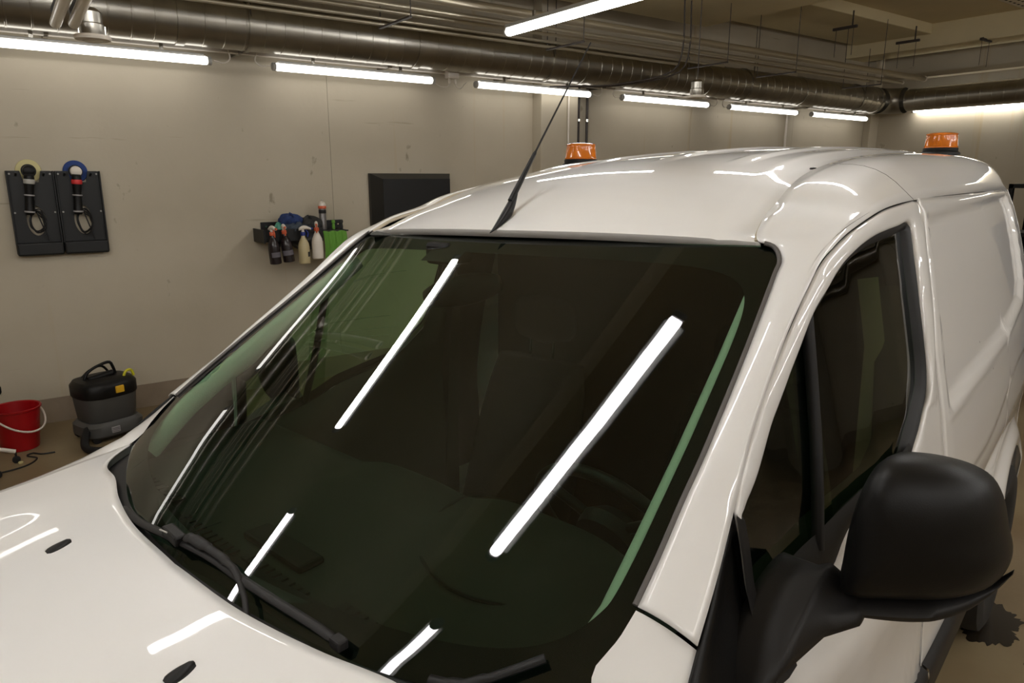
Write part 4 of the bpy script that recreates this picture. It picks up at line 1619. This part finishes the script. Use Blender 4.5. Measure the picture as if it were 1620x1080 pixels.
# shelf rack with bottles
t = new_empty('bottle_rack', (1.66, WALL_Y, 1.20), 0, 'black wall rack holding spray bottles and cloths beside the van roof edge', 'rack')
box('back_plate', (.05, -.012, .10), (.74, 0, .17), M['black_board'], t, bevel=.003)
box('top_tray', (.0, -.26, .065), (.455, -.03, .075), M['black_board'], t)
box('front_bar', (.0, -.275, .03), (.46, -.262, .125), M['black_board'], t, bevel=.003)
box('side_plate', (-.01, -.275, .02), (.0, -.0, .125), M['black_board'], t)
box('side_plate', (.455, -.275, .02), (.465, -.0, .125), M['black_board'], t)
box('bracket', (.12, -.20, -.02), (.40, -.0, .03), M['black_board'], t, bevel=.02)
box('side_shelf', (.47, -.24, .088), (.70, -.0, .098), M['black_board'], t, bevel=.002)
for x in (.09, .70):
    lathe('screw', [(.007, -.004), (.007, 0), (0, .001)], M['chrome'], t, n=10, at=(x, -.014, .135), axis='y')


def spray_bottle(x, y, z, body, lab, rz=0., neck='orange_red', trig='white_plastic', lean=0., sc_=1.1, print_=True):
    b = new_empty('spray_bottle', (x, y, z), rz, lab, 'bottle', 'spray bottles on the wall rack')
    b.rotation_euler = (0, R(lean), rz)
    b.scale = (sc_, sc_, sc_)
    lathe('bottle_body', [(.035, 0), (.040, .004), (.040, .12), (.036, .145), (.022, .175), (.014, .19), (.013, .205)], M[body], b, n=24)
    if print_:
        rows = []
        for zz in (.05, .085):
            rows.append([(.0405 * math.cos(a), .0405 * math.sin(a), zz) for a in np.linspace(R(-150), R(-30), 9)])
        grid('printed_label', rows, M['label_print'] if body != 'bottle_cream' else M['charcoal_cloth'], b)
    lathe('collar', [(.016, .200), (.0175, .204), (.0175, .222), (.015, .226)], M[neck], b, n=20)
    # trigger head pointing forward (-y)
    rows = []
    for tt in np.linspace(0, 1, 9):
        yy = .028 - .085 * tt
        hz = float(np.interp(tt, [0, .3, .7, 1], [.010, .016, .012, .008]))
        rows.append([(.012 * math.cos(a), yy, .245 + .012 * math.sin(math.pi * tt) + hz * math.sin(a)) for a in np.linspace(0, 2 * math.pi, 12, endpoint=False)])
    grid('spray_head', rows, M[trig], b, closev=True, cap=True)
    tube('head_neck', [(0, .0, .222), (0, .0, .245)], .010, M[trig], b, n=10)
    tube('trigger', cr([(0, -.022, .238), (0, -.035, .218), (0, -.030, .19)], 8), .005, M[neck], b, n=8)
    lathe('nozzle', [(.007, -.012), (.009, 0), (.007, .002)], M[neck], b, n=10, at=(0, -.058, .248), axis='y')
    return b


YB = WALL_Y - .32
spray_bottle(1.715, YB, 1.065, 'bottle_dark', 'dark spray bottle with white trigger, leftmost on the wall rack', R(12), lean=-4)
spray_bottle(1.82, YB, 1.075, 'bottle_dark', 'dark spray bottle with white trigger, second from left on the wall rack', R(-8), lean=-6)
spray_bottle(1.94, YB - .01, 1.055, 'bottle_cream', 'cream see-through spray bottle with blue collar, middle of the wall rack', R(80), neck='blue')
spray_bottle(2.055, YB, 1.085, 'white_plastic', 'pale spray bottle with white trigger beside the green cloth', R(-20), print_=False)
# aerosol can
t = new_empty('aerosol_can', (2.185, WALL_Y - .13, 1.300), 0, 'grey spray can with orange ring and white dome standing on the wall rack', 'spray can')
lathe('can_body', [(.030, 0), (.033, .003), (.033, .195), (.030, .20)], M['can'], t, n=28)
lathe('dark_band', [(.0335, .155), (.0337, .157), (.0337, .185), (.0335, .187)], M['rubber'], t, n=28)
lathe('orange_ring', [(.033, .198), (.037, .202), (.037, .222), (.034, .226)], M['orange_red'], t, n=28)
lathe('cap', [(.034, .224), (.033, .24), (.027, .256), (.016, .266), (0, .269)], M['white_plastic'], t, n=28)
tube('nozzle_tip', [(0, 0, .265), (.002, 0, .282), (-.004, 0, .29)], .004, M['fixture'], t, n=8)
t.scale = (.9, .9, .86)


def cloth(name, cx_, cy_, cz_, rx, ry, rz_, m, lab, seed, cat='cloth', hang=False, n=30):
    rnd = random.Random(seed)
    ph = [rnd.random() * 6.28 for _ in range(10)]
    rows = []
    for i in range(n):
        t = i / (n - 1)
        th = math.pi * t
        row = []
        for k in range(2 * n):
            a = 2 * math.pi * k / (2 * n)
            w = 1 + .16 * math.sin(3 * a + ph[0] + 2 * t) + .10 * math.sin(5 * a + ph[1] + 6 * t) + .07 * math.sin(9 * a + ph[2] - 5 * t) + .05 * math.sin(14 * a + 11 * t + ph[3])
            x = rx * math.sin(th) ** .7 * math.cos(a) * w
            y = ry * math.sin(th) ** .7 * math.sin(a) * w
            z = rz_ * math.cos(th) * (1 + .22 * math.sin(4 * a + ph[4]) + .14 * math.sin(7 * a + 9 * t + ph[5])) + .006 * math.sin(13 * a + 17 * t)
            row.append((x, y, z))
        rows.append(row)
    o = grid(name, rows, M[m], closev=True, cap=True, subsurf=0)
    o.location = (cx_, cy_, cz_)
    return tag(o, lab, cat, 'cloths heaped on the wall rack')


yc = WALL_Y - .15
cloth('cleaning_cloth', 1.90, yc, 1.385, .09, .09, .045, 'navy_cloth', 'blue cloth on top of the heap on the wall rack', 3)
cloth('cleaning_cloth', 1.93, yc - .02, 1.325, .115, .10, .05, 'slate_cloth', 'slate blue crumpled cloth in the middle of the heap on the wall rack', 4)
cloth('cleaning_cloth', 2.06, yc, 1.335, .10, .10, .065, 'charcoal_cloth', 'charcoal crumpled cloth at the right of the heap on the wall rack', 5)
cloth('cleaning_cloth', 2.00, yc - .05, 1.245, .13, .10, .075, 'black_board', 'black cloth hanging at the bottom of the heap on the wall rack', 6)
cloth('applicator_sponge', 1.80, yc - .05, 1.315, .045, .05, .045, 'teal', 'teal sponge at the left of the cloth heap on the wall rack', 7, cat='sponge')
# green cloth: draped folds
rows = []
for i in range(26):
    t = i / 25
    row = []
    for k in range(50):
        a = k / 49
        x = .0 + .20 * a + .02 * math.sin(3 * t)
        fold = .010 * math.sin(a * 19 + .8 * t) * (.3 + t) + .004 * math.sin(a * 43 + 2 * t)
        y = -.262 - .010 * t + fold
        if t < .12:
            y = -.262 + .10 * (1 - t / .12) + fold * .4
        z = .142 - max(0, (t - .12)) * .36 * (1 - .25 * a * a) + .004 * math.sin(a * 17)
        row.append((x * (1 - .12 * t) + .01, y, z))
    rows.append(row)
g_ = grid('green_cloth', rows, M['green_cloth'], solid=.003)
g_.location = (2.115, WALL_Y, 1.150)
tag(g_, 'bright green cloth hanging over the right end of the wall rack', 'cloth')
for i, (x, z) in enumerate(((2.27, 1.308), (2.34, 1.308))):
    o = lathe('small_brush', [(.012, 0), (.014, .02), (.01, .05), (.016, .055), (.014, .075), (0, .078)], M['charcoal_cloth'] if i else M['green_cloth'], n=12)
    o.location = (x, WALL_Y - .14, z - .008)
    tag(o, ['small green brush lying behind the spray can on the wall rack', 'small dark brush at the right end of the wall rack'][i], 'brush', 'brushes on the wall rack')

# black framed panel box
t = new_empty('wall_cabinet', (2.665, WALL_Y, 1.15), 0, 'black wall cabinet with sloping edges, half hidden by the van roof', 'cabinet')
x1, z1 = .80, .607
V = [(0, 0, 0), (x1, 0, 0), (x1, 0, z1), (0, 0, z1), (0, -.04, 0), (x1, -.04, 0), (x1, -.04, z1), (0, -.04, z1),
     (.07, -.15, .05), (x1 - .07, -.15, .05), (x1 - .07, -.15, z1 - .05), (.07, -.15, z1 - .05)]
F = [(3, 2, 6, 7), (0, 3, 7, 4), (1, 5, 6, 2), (0, 4, 5, 1), (7, 6, 10, 11), (4, 7, 11, 8), (5, 9, 10, 6), (4, 8, 9, 5)]
mesh('cabinet_frame', V, F, M['frame_bevel'], t)
box('cabinet_front', (.066, -.156, .046), (x1 - .066, -.146, z1 - .046), M['black_board'], t, bevel=.003)
for x, z in ((.02, z1 - .02), (.012, .35)):
    lathe('screw', [(.006, -.004), (.006, 0), (0, .001)], M['fixture'], t, n=10, at=(x, -.044, z), axis='y')

# ------------------------------------------------------------------ floor things at the left
bk = new_empty('bucket', (-.075, 5.42, 0), R(35), 'red plastic bucket with a white handle on the floor at the left edge', 'bucket')
prof = [(.100, 0), (.105, .004), (.137, .262), (.145, .266), (.147, .276), (.143, .280), (.134, .276), (.103, .012), (0, .010)]
lathe('bucket_shell', prof, M['red'], bk, n=40)
pts = [(.150 * math.cos(a), -.165 * math.sin(a), .255 - .12 * math.sin(a)) for a in np.linspace(0, math.pi, 24)]
tube('bucket_handle', pts, .0065, M['white_plastic'], bk, n=8)
for s in (-1, 1):
    lathe('handle_lug', [(.014, 0), (.014, .012), (0, .013)], M['red'], bk, n=12, at=(.138 * s, 0.0, .25), axis='x')

st = new_empty('stool', (-.30, 5.08, 0), 0, 'chrome stool leg with black castor cut by the left picture edge', 'stool')
lathe('seat', [(.17, .46), (.18, .47), (.18, .50), (.16, .52), (0, .525)], M['seat'], st, n=28)
tube('gas_column', [(0, 0, .10), (0, 0, .46)], .02, M['chrome'], st, n=12)
for k in range(5):
    a = R(12) + 2 * math.pi * k / 5
    c, s_ = math.cos(a), math.sin(a)
    l = tube('leg', cr([(0, 0, .115), (.10 * c, .10 * s_, .115), (.20 * c, .20 * s_, .075)], 12), [.017] * 6 + [.013] * 6, M['white_plastic'], st, n=10)
    lathe('castor', [(.008, -.012), (.022, -.010), (.022, .010), (.008, .012)], M['rubber'], l, n=14, at=(.20 * c, .20 * s_, .022), axis='y')
    tube('castor_stem', [(.2 * c, .2 * s_, .02), (.2 * c, .2 * s_, .075)], .006, M['rubber'], l, n=8)

vc = new_empty('vacuum_cleaner', (.43, 5.36, 0), R(20), 'dark grey wet and dry vacuum cleaner with black hose on the floor by the wall', 'vacuum cleaner')


def rrect(hw, hd, p=4, n=36, cx_=0, cy_=0):
    out = []
    for k in range(n):
        a = 2 * math.pi * k / n
        c, s_ = math.cos(a), math.sin(a)
        out.append((cx_ + hw * math.copysign(abs(c) ** (2 / p), c), cy_ + hd * math.copysign(abs(s_) ** (2 / p), s_)))
    return out


def stack(name, spec, m, parent, p=4, **kw):
    rows = []
    for hw, hd, z, *o in spec:
        ox, oy = (o + [0, 0])[:2]
        rows.append([(x, y, z) for x, y in rrect(hw, hd, p, cx_=ox, cy_=oy)])
    return grid(name, rows, m, parent, closev=True, cap=True, autos=40, **kw)


stack('base', [(.175, .15, .03), (.19, .165, .045), (.19, .165, .11), (.165, .145, .135)], M['vac_body'], vc)
stack('tank', [(.155, .14, .13), (.165, .15, .15), (.178, .162, .30), (.178, .162, .305)], M['vac_body'], vc, p=3)
stack('motor_head', [(.182, .166, .300), (.186, .17, .31), (.186, .17, .375), (.165, .15, .405), (.10, .10, .42)], M['plastic'], vc, p=3)
tube('carry_handle', cr([(-.12, 0, .40), (-.09, 0, .455), (-.02, 0, .49), (.06, 0, .50), (.075, 0, .47), (.09, 0, .41)], 24), .010, M['plastic'], vc, n=8)
tube('carry_handle', cr([(-.11, .07, .40), (-.05, .07, .45), (.03, .06, .47), (.08, .06, .41)], 24), .008, M['plastic'], vc, n=8)
tube('tool_tube', [(-.10, -.02, .41), (.06, -.02, .43)], .022, M['plastic'], vc, n=12)
tube('lid_latch', cr([(.09, -.10, .405), (.11, -.10, .44), (.15, -.09, .44), (.165, -.09, .40)], 14), .009, M['lime'], vc, n=8)
for x, y in ((-.14, -.12), (.14, -.12), (-.14, .12), (.14, .12)):
    lathe('castor', [(.01, -.012), (.028, -.010), (.028, .010), (.01, .012)], M['rubber'], vc, n=14, at=(x, y, .028), axis='y')
ys_ = -.172
box('emblem', (-.005, -.178, .325), (.05, -.160, .372), M['yellow'], vc, bevel=.004)
box('type_plate', (-.06, -.172, .06), (-.005, -.160, .10), M['tag'], vc, bevel=.003)
for k in range(3):
    box('plate_line', (-.055, -.1735, .068 + k * .011), (-.012, -.1715, .072 + k * .011), M['label_print'], vc)
hs = [(-.17, -.08, .10), (-.22, -.14, .07), (-.26, -.23, .035), (-.24, -.33, .03), (-.14, -.38, .03), (.02, -.36, .03), (.2, -.28, .03), (.36, -.24, .03)]
P_ = cr(hs, 150)
tube('hose', P_, [.023 + .002 * (i % 2) for i in range(150)], M['rubber'], vc, n=12)
pc = tube('floor_cable', cr([(.10, 5.18, .005), (.03, 5.19, .005), (-.02, 5.24, .005), (-.05, 5.21, .005), (.0, 5.13, .005), (-.05, 5.03, .005), (-.18, 4.98, .005), (-.4, 5.0, .005), (-1.2, 5.1, .005)], 80), .005, M['rubber'], n=6)
tag(pc, 'thin dark cable curling over the floor between stool and vacuum hose', 'cable')
o = lathe('floor_pebble', [(.012, 0), (.014, .004), (.013, .01), (0, .011)], M['foam_yellow'], n=14)
o.location = (-.085, 5.10, 0)
tag(o, 'tiny pale pebble lying on the floor in front of the red bucket', 'pebble')

# ------------------------------------------------------------------ right side of the picture
# wet stains under the rear wheel
def splat(name, cx_, cy_, r, seed, lab):
    rnd = random.Random(seed)
    ph = [rnd.random() * 6.28 for _ in range(8)]
    n = 90
    V = [(0, 0, .0015)]
    for k in range(n):
        a = 2 * math.pi * k / n
        w = 1 + .16 * math.sin(2 * a + ph[0]) + .09 * math.sin(5 * a + ph[1]) + .07 * math.sin(13 * a + ph[2]) + .09 * math.sin(29 * a + ph[3]) * math.sin(3 * a)
        V.append((r * w * math.cos(a), r * w * math.sin(a) * .7, .0012))
    F = [(0, i + 1, (i + 1) % n + 1) for i in range(n)]
    o = mesh(name, V, F, M['stain'])
    o.location = (cx_, cy_, 0)
    tag(o, lab, 'stain', 'dark wet stains on the floor')


wv = world_from_van(2.80, .86, 0)
splat('floor_stain', wv.x, wv.y - .02, .15, 1, 'large dark wet stain on the floor under the rear wheel')
splat('floor_stain', wv.x - .36, wv.y - .25, .022, 2, 'small dark spot on the floor at the bottom right')
splat('floor_stain', wv.x - .16, wv.y - .20, .014, 3, 'tiny dark spot on the floor between stain and bottom right corner')
# dark shelf unit behind the van at the right edge
sh = new_empty('shelf_unit', (8.2, 1.74, 0), 0, 'tall dark shelving with clutter behind the van at the right picture edge', 'shelving')
for x in (0, .5):
    for y in (0, 1.2):
        box('post', (x, y, 0), (x + .04, y + .04, 1.66), M['plastic'], sh)
for z in (.15, .65, 1.15, 1.62):
    box('shelf', (0, 0, z), (.54, 1.24, z + .04), M['plastic'], sh)
box('back_panel', (.5, 0, 0), (.52, 1.24, 1.66), M['black_board'], sh)
for i, (y, z, m_) in enumerate(((.85, 1.19, 'charcoal_cloth'), (1.0, .69, 'can'), (.7, .69, 'charcoal_cloth'), (.9, .19, 'plastic'), (.4, 1.19, 'can'))):
    o = box('storage_box', (8.26, 1.74 + y, z + .001), (8.58, 1.91 + y, z + .26), M[m_], bevel=.02)
    tag(o, ['dark box on the upper shelf behind the van', 'grey box on the middle shelf behind the van', 'dark box on the middle shelf behind the van',
            'black box on the bottom shelf behind the van', 'grey box on the upper shelf behind the van'][i], 'box', 'boxes on the shelving')
